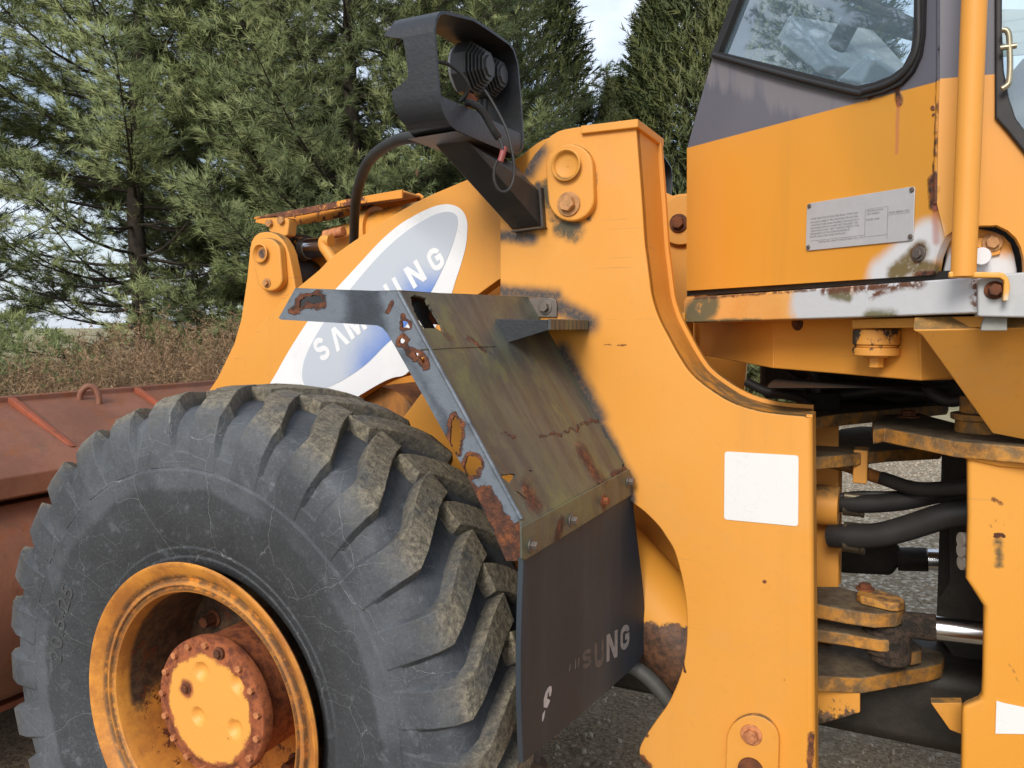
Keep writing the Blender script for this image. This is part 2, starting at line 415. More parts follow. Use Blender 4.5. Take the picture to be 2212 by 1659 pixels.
M_skirt = blackrust('fender_skirt_paint', attr=True,
    bare=[SF(*f11((120, 250), (460, 250)), .03, .07), SF(*f11((1000, 150), (1110, 460)), .02, .05), SF(*f11((1130, 420), (1330, 770)), .015, .045), SF(*f11((1330, 770), (1560, 1150)), .012, .04),
          SF(*f4((1330, 1500), (1420, 1620)), .02, .05), SF(*f17((420, 300), (640, 600)), .015, .04), SF(*f11((1100, 870), (1300, 1200)), .01, .05)],
    base=(.034, .042, .055), base2=(.075, .092, .118), blot=.74)
def segd(x, y, a, b):
    dx, dy = b[0] - a[0], b[1] - a[1]; l = dx * dx + dy * dy; t = 0 if l < 1e-9 else max(0, min(1, ((x - a[0]) * dx + (y - a[1]) * dy) / l))
    return math.hypot(x - a[0] - t * dx, y - a[1] - t * dy)
RUSTSEG = [(*f11((165, 258), (205, 225)), 6, 16), (*f11((130, 260), (165, 250)), 2, 9), (*f11((960, 270), (1000, 190)), 1, 9), (*f11((1085, 300), (1100, 340)), 2, 9), (*f11((1095, 545), (1150, 610)), 4, 12), (*f11((1150, 610), (1215, 650)), 8, 17), (*f11((1250, 640), (1285, 730)), 5, 14),
           (*f17((440, 420), (520, 560)), 13, 30), (*f17((520, 560), (610, 690)), 14, 30), (*f17((600, 720), (640, 910)), 22, 44), (*f17((345, 350), (390, 420)), 3, 14), (*f17((690, 640), (700, 880)), 4, 14)]
def rustat(x, y):
    v = 0
    for h, r0, r1 in ((armhole, 5, 17), (h1, 1, 9), (h2, 5, 13), (h2b, 5, 12), (h2c, 5, 12), (h3, 3, 12), (h4, 4, 15)):
        d = min(segd(x, y, h[i - 1], h[i]) for i in range(len(h))); r1 *= .55 + .95 * (mnoise.noise(Vector((x * .05, y * .05, 4))) + .5); r0 *= .7; v = max(v, min(1, max(0, (r1 - d) / (r1 - r0))))
    for a, b, r0, r1 in RUSTSEG: v = max(v, min(1, max(0, (r1 - segd(x, y, a, b)) / (r1 - r0))))
    return v
_pl = plane3(N0, N1, PY((1142, 641), 1.94))
def PAN_(p): return tuple(PP(p, *_pl))
M_fpanel = blackrust('fender_panel_paint', green=.62, base=(.058, .066, .068), base2=(.096, .102, .096), blot=.67,
    rust=[(PAN_(f4((1520, 1428))[0]), PAN_(f4((1600, 1442))[0]), .0010, .0050), (PAN_(f4((1735, 1440))[0]), PAN_(f4((1860, 1428))[0]), .0010, .0060), (PAN_(f4((1860, 1428))[0]), PAN_(f4((1985, 1375))[0]), .0010, .0060), (PAN_(f4((1985, 1375))[0]), PAN_(f4((2070, 1345))[0]), .001, .010), (PAN_(f4((1340, 900))[0]), PAN_(f4((1420, 960))[0]), .001, .014), (PAN_(f17((1380, 290))[0]), PAN_(f17((1490, 215))[0]), .003, .012), (P3(f4((1100, 820))[0], 1.42), P3(f4((1200, 930))[0], 1.45), .010, .030), (P3(f4((1130, 960))[0], 1.40), P3(f4((1220, 1200))[0], 1.40), .004, .02), (P3(f17((600, 280))[0], 1.45), P3(f17((800, 470))[0], 1.42), .008, .04),
          (P3(f17((1180, 120))[0], 1.75), P3(f17((1260, 260))[0], 1.75), .01, .05), (P3(f17((960, 690))[0], 1.5), P3(f17((1000, 660))[0], 1.5), .012, .03), (P3(f17((1230, 500))[0], 1.75), P3(f17((1280, 470))[0], 1.75), .012, .03)])
M_guard = blackrust('lamp_guard_paint', base=(.020, .023, .029), base2=(.030, .034, .041), blot=.74)
M_arm = blackrust('bracket_paint', base=(.020, .019, .020), base2=(.050, .040, .034), blot=.66)
M_rusty = simple('bare_rust', RUST, .85, var=.6, scale=25, bump=.003, col2=RUSTD)
M_rusto = simple('orange_rust', (.30, .085, .025), .85, scale=22, bump=.003, col2=(.12, .035, .015))
M_bolt = simple('weathered_bolt', (.20, .17, .15), .5, .6, scale=40)
M_hubbolt = simple('rusty_yellow_bolt', (.62, .25, .10), .6, scale=60, col2=(.34, .12, .05))
M_chrome = simple('chrome', (.86, .88, .92), .22, 1.0, var=.04)
M_rubber = simple('hose_rubber', (.030, .030, .031), .55, var=.3, scale=16, bump=.0008)
M_seal = simple('window_seal', (.022, .022, .024), .6, var=.3, scale=20)
M_dark = simple('oily_black_metal', (.030, .025, .020), .6, var=.5, scale=14, bump=.003)
M_alu = simple('lamp_casting', (.085, .088, .092), .5, .3, var=.3)
M_grey = simple('cab_interior_grey', (.38, .39, .40), .6)
M_ltgrey = simple('console_plastic', (.66, .68, .70), .5)
M_plate = simple('aluminium_plate', (.56, .56, .58), .42, .25, var=.12, scale=9)
M_ink = simple('plate_ink', (.20, .20, .21), .6)

def flap_mat():
    g = NB('mud_flap_rubber'); st = g.noise(7, 5, .6, stretch=(1, 1, .12))
    c = g.mix(g.ramp(st, .35, .7), (.021, .031, .044), (.040, .057, .075)); c = g.mix(g.mul(g.ramp(g.noise(3, 4), .5, .7), .35), c, (.054, .047, .043))
    g.bump(g.noise(120, 3), .0008, .5); return g.done(c, .62)
M_flap = flap_mat()
def tyre_mat():
    g = NB('tyre_rubber'); C = (-1.443, 1.49, .705)
    d = g.vm('SUBTRACT', g.obj(), C); x, y, z = g.sep(d)
    r = g.math('SQRT', g.add(g.mul(x, x), g.mul(z, z)))
    c = g.mix(g.ramp(g.noise(5, 6, .65), .35, .65), (.050, .055, .063), (.092, .102, .116))
    c = g.mix(g.mul(g.ramp(g.add(r, g.mul(g.noise(10, 4), .04)), .56, .54, 0, 1), .72), c, (.034, .037, .041))   # cleaner, blacker lower sidewall
    c = g.mix(g.mul(g.ramp(g.noise(26, 7, .75, off=2), .54, .70), .55), c, (.15, .165, .185))                       # pale scuffs
    def cracks(sc, w, warp, seed):
        v = g.n.new('ShaderNodeTexVoronoi'); v.feature = 'DISTANCE_TO_EDGE'; v.inputs['Scale'].default_value = sc
        g.put(v.inputs['Vector'], g.vm('ADD', g.warped(6, warp), (seed, seed, seed))); return g.ramp(v.outputs['Distance'], 0, w, 1, 0)
    m = g.mul(cracks(4.5, .0040, .07, 0), g.ramp(g.noise(4, 3, off=4), .40, .58)); m = g.mx(m, g.mul(cracks(10, .0055, .06, 3), g.ramp(g.noise(5, 3, off=8), .44, .60)))
    m = g.mul(m, g.ramp(r, .735, .70, 0, 1)); c = g.mix(g.mul(m, .52), c, (.30, .315, .32))
    c = g.mix(g.mul(g.ramp(g.noise(170, 4, .8, off=7), .52, .72), .40), c, (.20, .21, .215)); c = g.mix(g.mul(g.ramp(g.noise(120, 4, .8, off=12), .54, .74), .45), c, (.025, .027, .03))
    at = g.n.new('ShaderNodeAttribute'); at.attribute_name = 'mud'
    mud = g.mul(at.outputs['Fac'], g.ramp(g.noise(9, 8, .75, off=1), .26, .54))
    c = g.mix(mud, c, g.mix(g.ramp(g.noise(70, 8, .85), .36, .68), (.10, .088, .068), (.40, .35, .25)))
    g.bump(g.add(g.add(g.mul(g.noise(70, 6, .75), g.add(g.mul(mud, 1.2), .25)), g.mul(m, .08)), g.mul(g.noise(11, 4), .5)), .008, .8)
    return g.done(c, .62, spec=.35)
M_tyre = tyre_mat()
def rim_mat():
    g = NB('rim_paint'); x, y, z = g.sep(g.vm('SUBTRACT', g.obj(), (-1.443, 1.279, .705)))
    r = g.math('SQRT', g.add(g.mul(x, x), g.mul(z, z)))
    c = g.mix(g.ramp(g.noise(4, 5, .6), .35, .7), (.60, .225, .035), (.74, .32, .05))
    f = g.noise(32, 7, .75)
    m = g.mul(g.ramp(f, .36, .54), g.mx(g.seg(g.vm('SCALE', g.obj(), 1), (-9, 0, 0), (-9, 0, 0), 0, 1), g.mx(g.ramp(g.math('ABSOLUTE', g.math('SUBTRACT', r, .318)), .004, .014, 1, 0), g.ramp(g.math('ABSOLUTE', g.math('SUBTRACT', r, .297)), .003, .012, 1, 0))))
    c = g.mix(g.mul(g.ramp(g.noise(7, 7, .7, off=6), .42, .64), .70), c, (.33, .115, .030)); c = g.mix(g.mul(m, .8), c, (.095, .060, .036))
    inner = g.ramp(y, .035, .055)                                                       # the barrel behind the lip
    upperw = g.ramp(g.add(z, g.mul(g.noise(12, 6, .7), .30)), .06, .12)  # barrel turns browner from about hub height upwards, ragged edge
    c = g.mix(g.mul(inner, upperw), c, g.mix(g.ramp(f, .4, .62), (.040, .026, .018), (.115, .066, .036)))
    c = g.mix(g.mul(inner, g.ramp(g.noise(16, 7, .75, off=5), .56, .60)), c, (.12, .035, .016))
    c = g.mix(g.mul(g.ramp(g.noise(60, 5, .7), .64, .70), .7), c, (.13, .055, .025))
    g.bump(f, .003, .5); return g.done(c, .55)
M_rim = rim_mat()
def hub_mat():
    g = NB('hub_cap_paint'); x, y, z = g.sep(g.vm('SUBTRACT', g.obj(), (-1.443, 1.29, .705)))
    r = g.math('SQRT', g.add(g.mul(x, x), g.mul(z, z))); f = g.noise(34, 7, .75)
    edge = g.ramp(g.add(r, g.mul(g.math('SUBTRACT', f, .5), .05)), .124, .133)
    w = g.warped(25, .03); spots = g.segs(w, [(HUBP[0], HUBP[0], .016, .030), (HUBP[1], HUBP[1], .014, .034)])
    m = g.mx(g.mx(edge, spots), g.ramp(g.noise(70, 4, .7), .66, .70))
    rc = g.mix(g.ramp(f, .36, .62), (.13, .035, .016), (.36, .105, .035))
    c = g.mix(m, (.80, .37, .075), rc); g.bump(f, .003, .5)
    return g.done(c, g.ramp(m, 0, 1, .45, .85))

# ------------------------------------------------------------------ the wheel loader
L = thing('wheel_loader', 'old orange-yellow wheel loader with a rusted black fender, parked on gravel beside pines', 'wheel loader', (-.6, 2.52, 0))

# ---- front wheel
WC = Vector((-1.443, 1.508, .705)); RIMY = 1.279
wheel = part_empty('wheel', L)
HUBY = 1.315
HUBP = [tuple(PY(((2000 and (0 + x / 1.4747)) / 1.8517, (2000 + y / 1.4747) / 1.8517), HUBY)) for x, y in ((1100, 1110), (1290, 905))]
M_hub = hub_mat()
def tyre_mesh():
    bm = bmesh.new(); mud = bm.verts.layers.float.new('mud')
    half = [(.330, -.196), (.345, -.212), (.362, -.220), (.366, -.217), (.385, -.226), (.389, -.223), (.41, -.232), (.46, -.248), (.52, -.257), (.572, -.260), (.576, -.255), (.612, -.254), (.616, -.250), (.655, -.241), (.682, -.226), (.698, -.206), (.707, -.17), (.712, -.10), (.714, 0)]
    prof = half + [(r, -y) for r, y in half[-2::-1]]
    prof = [(r, y * .91) for r, y in prof]
    lathe(bm, prof, WC, n=144)
    N = 30; rnd = random.Random(4)
    st = [(.578, -.256, .001, 0, .045, 0), (.615, -.252, .005, 0, .045, 0), (.652, -.246, .011, 0, .045, 0), (.688, -.219, .026, -.002, .045, .2), (.699, -.202, .031, .000, .0445, .9), (.707, -.17, .032, .026, .039, 1),
          (.711, -.115, .035, .080, .042, 1), (.713, -.06, .034, .122, .041, 1), (.714, -.02, .034, .145, .040, 1), (.714, .018, .033, .160, .039, 1), (.714, .024, .0, .165, .039, 1)]
    st = [(a_, b_ * .91) + t_ for a_, b_, *t_ in [(q[0], q[1], q[2:]) for q in st] for t_ in t_]
    for side in (-1, 1):
        for k in range(N):
            t0 = 2 * math.pi * (k + (.5 if side > 0 else 0)) / N + .03 + rnd.uniform(-.006, .006)
            prev = None; jit = rnd.uniform(-.004, .004)
            for i, (r, y, h, th, w, md) in enumerate(st):
                a = st[max(i - 1, 0)]; b = st[min(i + 1, len(st) - 1)]
                dr, dy = b[0] - a[0], b[1] - a[1]; l = math.hypot(dr, dy); nr, ny = dy / l, -dr / l
                if i == 3: nr, ny = .55, -.83
                if i == 4: nr, ny = .93, -.37
                tb = t0 + th; vs = []
                for s, top in ((-1, 0), (-1, 1), (1, 1), (1, 0)):
                    hh = (h + (jit if h > .02 else 0)) * top - .004 * (1 - top); ww = w * (.80 if top else 1.04) / r
                    rr, yy = r + nr * hh, y + ny * hh; ang = tb + s * ww
                    v = bm.verts.new((WC.x + rr * math.cos(ang), WC.y + (-side) * yy, WC.z + rr * math.sin(ang)))
                    v[mud] = md * (1 if top else .25); vs.append(v)
                if prev:
                    for j in range(3): bm.faces.new((prev[j], prev[j + 1], vs[j + 1], vs[j]))
                else: bm.faces.new(vs)
                prev = vs
            bm.faces.new(prev[::-1])
    return bm_mesh('tyre', bm)
tyre = link('tyre', tyre_mesh(), M_tyre, wheel, 28, .0028, 2)
bm = bmesh.new()
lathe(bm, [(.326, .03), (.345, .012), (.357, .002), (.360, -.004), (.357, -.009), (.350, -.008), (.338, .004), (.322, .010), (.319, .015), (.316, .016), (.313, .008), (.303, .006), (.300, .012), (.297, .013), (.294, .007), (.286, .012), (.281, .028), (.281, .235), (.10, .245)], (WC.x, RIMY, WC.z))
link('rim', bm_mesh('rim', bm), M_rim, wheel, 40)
bm = bmesh.new()
lathe(bm, [(.13, .24), (.156, .235), (.156, .072), (.168, .070), (.168, .046), (.165, .042), (.141, .041), (.138, .0385), (.135, .037)] + [(.135 * (1 - k_ / 30), .037 - .002 * k_ / 30) for k_ in range(1, 30)] + [(.0005, .035)], (WC.x, RIMY, WC.z), n=96)
DIMP = [PY(((0 + p_[0] / 1.4747) / 1.8517, (2000 + p_[1] / 1.4747) / 1.8517), RIMY + .036) for p_ in ((1185, 1010), (1400, 1085), (1170, 1275), (1385, 1350))]
for v_ in bm.verts:
    for d_ in DIMP:
        q_ = math.hypot(v_.co.x - d_.x, v_.co.z - d_.z)
        if q_ < .022 and v_.co.y < RIMY + .0375: v_.co.y += .013 * (1 - (q_ / .022) ** 2) ** .8
hub = bm_mesh('hub', bm)
hubo = link('hub', hub, M_hub, wheel, 40)
for k in range(17):
    a = 2 * math.pi * (k + .35) / 17
    if k in (3,): continue
    bolt('hub_bolt', (WC.x + .153 * math.cos(a), RIMY + .042, WC.z + .153 * math.sin(a)), (0, -1, 0), .0085, M_hubbolt, wheel, washer=False, h=.010)
for c in HUBP: bolt('hub_plug', Vector(c), (0, -1, 0), .010, M_rusty, wheel)
for k in range(10):
    a = 2 * math.pi * (k + .1) / 10
    bolt('wheel_nut', (WC.x + .225 * math.cos(a), RIMY + .238, WC.z + .225 * math.sin(a)), (0, -1, 0), .016, M_rusty, wheel, h=.035)
# size moulded on the sidewall
def text_mesh(txt, size, extrude=0.0):
    cu = bpy.data.curves.new('lettering', 'FONT'); cu.body = txt; cu.size = size; cu.extrude = extrude; cu.align_x = 'CENTER'; cu.resolution_u = 3
    o = bpy.data.objects.new('lettering', cu); COL.objects.link(o); dg = bpy.context.evaluated_depsgraph_get(); dg.update()
    me = bpy.data.meshes.new_from_object(o.evaluated_get(dg)); bpy.data.objects.remove(o); return me
me = text_mesh('20.5-25', .055, .001)
co = np.empty(len(me.vertices) * 3); me.vertices.foreach_get('co', co); co = co.reshape(-1, 3)
ang = R(163) - co[:, 0] / .50 * 1.35; rr = .475 + co[:, 1]
yy = np.interp(rr, [.41, .46, .52, .572], [-.232, -.248, -.257, -.260]) * .91 - .0012 - co[:, 2]
co = np.stack([WC.x + rr * np.cos(ang), WC.y + yy, WC.z + rr * np.sin(ang)], 1); me.vertices.foreach_set('co', co.ravel()); me.update()
M_mould = simple('moulded_rubber', (.075, .078, .082), .6)
link('size_lettering', me, M_mould, wheel, None)

# ---- front tower (two plates, a bent flange, a cap)
right_edge = [(1374, 275), (1378, 330), (1386, 430), (1392, 520), (1397, 560), (1402, 600), (1408, 641), (1422, 685), (1443, 727), (1466, 769), (1494, 809), (1535, 842), (1584, 871), (1640, 888), (1690, 895), (1738, 899)]
arch = [(1364, 1085), (1392, 1106), (1422, 1136), (1440, 1162), (1457, 1192), (1473, 1250), (1481, 1300), (1484, 1350), (1482, 1395), (1475, 1440), (1462, 1480), (1442, 1522), (1415, 1560), (1390, 1598), (1381, 1620), (1384, 1640), (1398, 1655), (1412, 1670), (1450, 1760)]
re_c = [(p.x, p.y) for p in curve([right_edge[0]] + right_edge[2:], 5)]
arch_c = [(p.x, p.y) for p in curve(arch, 4)]
outline = [(1080, 635), (1080, 472), (1088, 450), (1126, 384), (1141, 352), (1156, 331), (1174, 311), (1189, 293), (1205, 283), (1222, 278), (1255, 273)] + re_c + [(1743, 904), (1745, 1760)] + arch_c[::-1] + [(1330, 1066), (1240, 1050), (1150, 1060), (1060, 1120), (960, 1250), (800, 1250), (800, 996), (865, 909), (900, 862)]
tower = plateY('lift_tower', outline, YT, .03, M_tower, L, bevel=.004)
plateY('tower_inner_plate', [(p[0], p[1]) for p in outline if not (1364 <= p[0] <= 1500 and p[1] > 1080)][:len(outline)], 2.18, .03, M_yel, tower) if False else None
reXZ = [(PY(p, YT).x, PY(p, YT).z) for p in re_c]
zb = PY((1745, 1760), YT)
reXZ2 = reXZ + [(reXZ[-1][0] + .004, reXZ[-1][1] - .005), (zb.x, zb.z)]
fl = ribbon('tower_flange', reXZ, YT + .003, YT + .185, .014, M_yel, tower)
fl2 = ribbon('tower_flange', [(reXZ[-1][0] + .016, reXZ[-1][1] + .004), (zb.x + .0165, zb.z)], YT + .013, YT + .085, .014, M_yel, tower)
fe = ribbon('tower_flange_edge', reXZ, YT + .185, YT + .205, .03, M_yel, tower, off=.010)
# rounded bend at the rear edge of the near plate
bm = bmesh.new(); cyl(bm, (reXZ[-1][0] + .002, YT + .015, reXZ[-1][1] - .004), (zb.x + .003, YT + .015, zb.z), .0149, 20)
link('tower_bend', bm_mesh('tower_bend', bm), M_tower, tower, 50)
cap = [PY(p, YT - .012) for p in ((1254, 271), (1378, 256), (1378, 275), (1254, 289))]
plate('tower_cap', None, planeY(YT - .012), .235, M_yel, tower, pts3=cap, bevel=.003)
# pin cover
pc = plateY('pin_cover', obround((1229, 360), (1233, 428), (51, 50)), YT - .024, .028, M_yel, tower, bevel=.006)
c = PY((1226, 358), YT - .024); bm = bmesh.new()
lathe(bm, [(.040, -.0005), (.037, -.002), (.034, .0), (.031, .009), (.026, .012), (.023, .013), (.0, .0135)], c, n=36)
# the recess is a dished ring welded on the cover
lathe(bm, [(.0035, .0125), (.0030, .012), (0, .012)], c, n=10)
for v in bm.verts: v.co.y -= .014
link('pin_recess', bm_mesh('pin_recess', bm), M_dirty, pc, 40)
M_pinbolt = simple('dusty_yellow_bolt', (.55, .27, .10), .6, var=.4, scale=50)
bolt('cover_bolt', PY((1229, 441), YT - .024), (0, -1, 0), .021, M_pinbolt, pc, h=.018)
# blank white sticker and lower lock plate
M_white = None
def sticker_mat():
    g = NB('sticker_vinyl'); v = g.n.new('ShaderNodeTexVoronoi'); v.feature = 'DISTANCE_TO_EDGE'; v.inputs['Scale'].default_value = 42; g.put(v.inputs['Vector'], g.warped(30, .02))
    m = g.mul(g.ramp(v.outputs['Distance'], 0, .012, 1, 0), g.ramp(g.noise(20, 3), .42, .55))
    return g.done(g.mix(g.mul(m, .35), (.76, .76, .755), (.36, .36, .36)), .4)
M_white = sticker_mat()
def rrect(tl, tr, br, bl, r=8):
    o = []; q = [tl, tr, br, bl]
    for i in range(4):
        a, p, b = Vector(q[i - 1]), Vector(q[i]), Vector(q[(i + 1) % 4])
        u, w = (a - p).normalized() * r, (b - p).normalized() * r
        for k in range(5):
            t = k / 4; s = p + u * (1 - t) ** 2 + w * t * t; o.append((s.x, s.y))
    return o
plateY('white_sticker', rrect((1565.5, 975), (1725, 984), (1724, 1137), (1564, 1122), 7), YT - .0022, .0012, M_white, tower, bevel=0)
lp = plateY('lock_plate', obround((1626, 1602), (1622, 1720), 57), YT - .016, .017, M_tower, tower, bevel=.004)
bolt('lock_bolt', PY((1623, 1587), YT - .016), (0, -1, 0), .017, M_hubbolt, lp, h=.012)
c = PY((1622, 1662), YT - .016); bm = bmesh.new(); cyl(bm, c + Vector((0, .001, 0)), c - Vector((0, .010, 0)), .030, 28)
link('lock_pin', bm_mesh('lock_pin', bm), M_rusty, lp, 40, .002)
# inner plate of the tower with its pin cover
inner = plateY('tower_inner_plate', [(1100, 640), (1090, 480), (1135, 372), (1160, 332), (1190, 306), (1222, 292), (1255, 290), (1372, 290)] + re_c[8:] + [(1735, 1290), (1000, 1290), (850, 1200), (860, 930)], 2.30, .03, M_yel, tower)
# plate between the two, closing the front of the tower
box('tower_web', -.86, -.55, 2.19, 2.29, 1.30, 1.64, M_dirty, tower)

# drum-shaped guard seen through the arch, rusty below
def drum_mat():
    g = NB('axle_guard_paint'); x, y, z = g.sep(g.obj())
    m = g.ramp(g.add(g.math('SUBTRACT', PY((1430, 1345), 2.03).z, z), g.mul(g.math('SUBTRACT', g.noise(20, 6, .7), .5), .08)), .0, .010)
    c = g.mix(m, (.80, .35, .045), g.mix(g.ramp(g.noise(45, 5, .7), .35, .65), (.055, .030, .020), (.16, .075, .040)))
    g.bump(g.mul(m, g.noise(60, 5, .7)), .003, .6); return g.done(c, .55)
cylo('axle_guard', PY((1290, 1180), 2.15), PY((1570, 1490), 2.15), .125, drum_mat(), L, 48)
box('axle_housing', -1.62, -1.26, 1.72, 3.3, .52, .9, M_dark, L, .03)
tube('drag_link', [PY((1330, 1420), 2.03), PY((1402, 1465), 2.03), PY((1480, 1560), 2.03)], .021, simple('dusty_steel_tube', (.075, .075, .07), .6), L)
box('frame_belly', -1.05, -.30, 2.36, 2.70, .45, .95, M_dark, L, .02)

# ---- lift arm with the maker's oval
top_e = [(1222, 290), (1170, 303), (1110, 345), (1009, 388), (916, 428), (838, 472), (728, 546), (689, 583), (642, 622), (603, 658), (580, 682), (545, 722), (517, 755), (486, 802), (455, 850), (420, 905), (360, 1010), (330, 1090)]
bot_e = [(345, 1200), (450, 1190), (560, 1080), (700, 935), (761, 866), (800, 840), (842, 820), (877, 810), (925, 765), (960, 715), (1003, 658), (1075, 606), (1180, 540)]
boom = plateY('lift_arm', [(p.x, p.y) for p in curve(top_e, 4)] + [(p.x, p.y) for p in curve(bot_e[:4], 4)] + [(p.x, p.y) for p in curve(bot_e[4:8], 4)] + bot_e[8:], YB, .055, M_boom, L, bevel=.003)
zl = zr(1050, 780, 1.9067)
outer = zl((40, 1490), (110, 1350), (200, 1190), (320, 1000), (430, 850), (560, 715), (640, 630), (760, 500), (900, 350), (1040, 230), (1180, 145), (1300, 90), (1380, 72), (1430, 72), (1490, 92), (1535, 135), (1560, 200), (1562, 270), (1550, 390), (1510, 540), (1470, 660), (1440, 760), (1400, 860), (1330, 990), (1240, 1150), (1180, 1260), (1090, 1368), (1000, 1392), (920, 1425), (830, 1475), (680, 1568), (600, 1640), (300, 1640), (100, 1600))
inner_o = zl((1488, 190), (1480, 160), (1450, 135), (1390, 128), (1300, 155), (1180, 220), (1060, 305), (930, 420), (800, 560), (670, 715), (560, 850), (460, 985), (380, 1120), (325, 1240), (303, 1340), (308, 1420), (340, 1468), (400, 1488), (500, 1465), (640, 1395), (790, 1290), (930, 1150), (1080, 1010), (1200, 860), (1290, 730), (1370, 570), (1430, 430), (1470, 310), (1488, 230))
def vinyl():
    g = NB('decal_white_vinyl'); v = g.n.new('ShaderNodeTexVoronoi'); v.feature = 'DISTANCE_TO_EDGE'; v.inputs['Scale'].default_value = 15; g.put(v.inputs['Vector'], g.warped(9, .06))
    m = g.mul(g.ramp(v.outputs['Distance'], 0, .012, 1, 0), g.ramp(g.noise(6, 3), .42, .6))
    c = g.mix(g.ramp(g.noise(8, 5), .35, .7), (.76, .77, .80), (.82, .83, .85)); return g.done(g.mix(g.mul(m, .4), c, (.40, .41, .42)), .42)
M_vinyl = vinyl()
def ovalmat():
    g = NB('decal_blue_print')
    a, b = PY(zl((860, 720))[0], YB), PY(zl((1150, 1000))[0], YB); d = b - a
    t = g.vm('DOT_PRODUCT', g.vm('SUBTRACT', g.obj(), a), d / d.length_squared, out=1)
    t = g.add(t, g.mul(g.math('SUBTRACT', g.noise(9, 6, .7), .5), .5))
    e = PY(zl((480, 1250))[0], YB) - PY(zl((1250, 450))[0], YB)
    s = g.vm('DOT_PRODUCT', g.vm('SUBTRACT', g.obj(), PY(zl((1250, 450))[0], YB)), e / e.length_squared, out=1)
    lim = g.ramp(s, .7, 1.1, 0, .30)
    m = g.ramp(g.math('SUBTRACT', g.math('SUBTRACT', t, lim), g.ramp(s, -.12, .22, .70, 0)), .06, .92)
    c = g.mix(m, (.50, .545, .62), (.10, .215, .60)); return g.done(c, .42)
decal = plateY('oval_decal', [(p.x, p.y) for p in curve(outer, 4, True)], YB - .0016, .0010, M_vinyl, boom, bevel=0)
plateY('oval_print', [(p.x, p.y) for p in curve(inner_o, 4, True)], YB - .0026, .0008, ovalmat(), boom, bevel=0)
# heavy block letters: outlines in a unit box, drawn as filled strokes
def strokes(pts, w, closed=False):
    out = []
    P = [Vector(p) for p in pts]
    L_, R_ = [], []
    for i, p in enumerate(P):
        d1 = (p - P[i - 1]).normalized() if i else (P[1] - p).normalized()
        d2 = (P[i + 1] - p).normalized() if i < len(P) - 1 else d1
        b = (d1 + d2).normalized(); nrm = Vector((-b.y, b.x)); k = w / 2 / max(.5, nrm.dot(Vector((-d1.y, d1.x))))
        L_.append(p + nrm * k); R_.append(p - nrm * k)
    return L_ + R_[::-1]
def arc(cx, cy, rx, ry, a0, a1, n=9): return [(cx + rx * math.cos(R(a0 + (a1 - a0) * i / n)), cy + ry * math.sin(R(a0 + (a1 - a0) * i / n))) for i in range(n + 1)]
LW = .24
GLY = {
 'S': [strokes(arc(.5, .72, .32, .18, 5, 180, 9) + arc(.5, .70, .32, .20, 180, 255, 5)[1:] + arc(.5, .30, .32, .20, 75, 0, 5) + arc(.5, .28, .32, .18, 0, -175, 9)[1:], LW)],
 'A': [[Vector(p) for p in ((.0, 0), (.36, 1), (.64, 1), (1, 0), (.74, 0), (.5, .74), (.26, 0))]],
 'M': [[Vector(p) for p in ((0, 0), (0, 1), (.32, 1), (.5, .42), (.68, 1), (1, 1), (1, 0), (.78, 0), (.78, .66), (.60, 0), (.40, 0), (.22, .66), (.22, 0))]],
 'U': [strokes([(.16, 1.0), (.16, .34)] + arc(.5, .34, .34, .22, 180, 360, 10)[1:] + [(.84, 1.0)], .27)],
 'N': [[Vector(p) for p in ((0, 0), (0, 1), (.30, 1), (.73, .38), (.73, 1), (1, 1), (1, 0), (.70, 0), (.27, .62), (.27, 0))]],
 'G': [strokes(arc(.5, .68, .34, .20, 0, 180, 10) + [(.16, .32)] + arc(.5, .32, .34, .20, 180, 360, 10)[1:] + [(.84, .50), (.52, .50)], LW)],
}
def letters(name, word, place, tomap, mat, parent, clip=None):
    """place: per letter (centre px, width vector px, height vector px); tomap turns a pixel into a 3-D point"""
    vs, fs = [], []
    for ch, (c, wv, hv) in zip(word, place):
        if c is None: continue
        for loop in GLY[ch]:
            v2, e2, f2, *_ = delaunay_2d_cdt([Vector((p.x, p.y)) for p in loop], [(i, (i + 1) % len(loop)) for i in range(len(loop))], [], 0, 1e-5)
            k = len(vs)
            for v in v2:
                q = (c[0] + wv[0] * (v.x - .5) + hv[0] * (v.y - .5), c[1] + wv[1] * (v.x - .5) + hv[1] * (v.y - .5)); vs.append(tomap(q))
            for f in f2:
                cx = sum(v2[i].x for i in f) / 3; cy = sum(v2[i].y for i in f) / 3
                if inpoly(cx, cy, [(p.x, p.y) for p in loop]): fs.append([k + i for i in f])
    return link(name, mesh(name, vs, fs), mat, parent, None)
kz = 1 / 1.9067 / 1.8517
hv = (-80 * kz, -150 * kz)
pl = []
for c, w in (((450, 1175), 108), ((577, 1088), 125), ((700, 985), 150), ((850, 855), 118), ((1003, 732), 122), ((1165, 603), 128), ((1320, 490), 122)):
    pl.append((zl(c)[0], (w * .80 * kz, -w * .61 * kz), hv))
letters('decal_lettering', 'SAMSUNG', pl, lambda q: PY(q, YB - .0034), M_vinyl, boom)

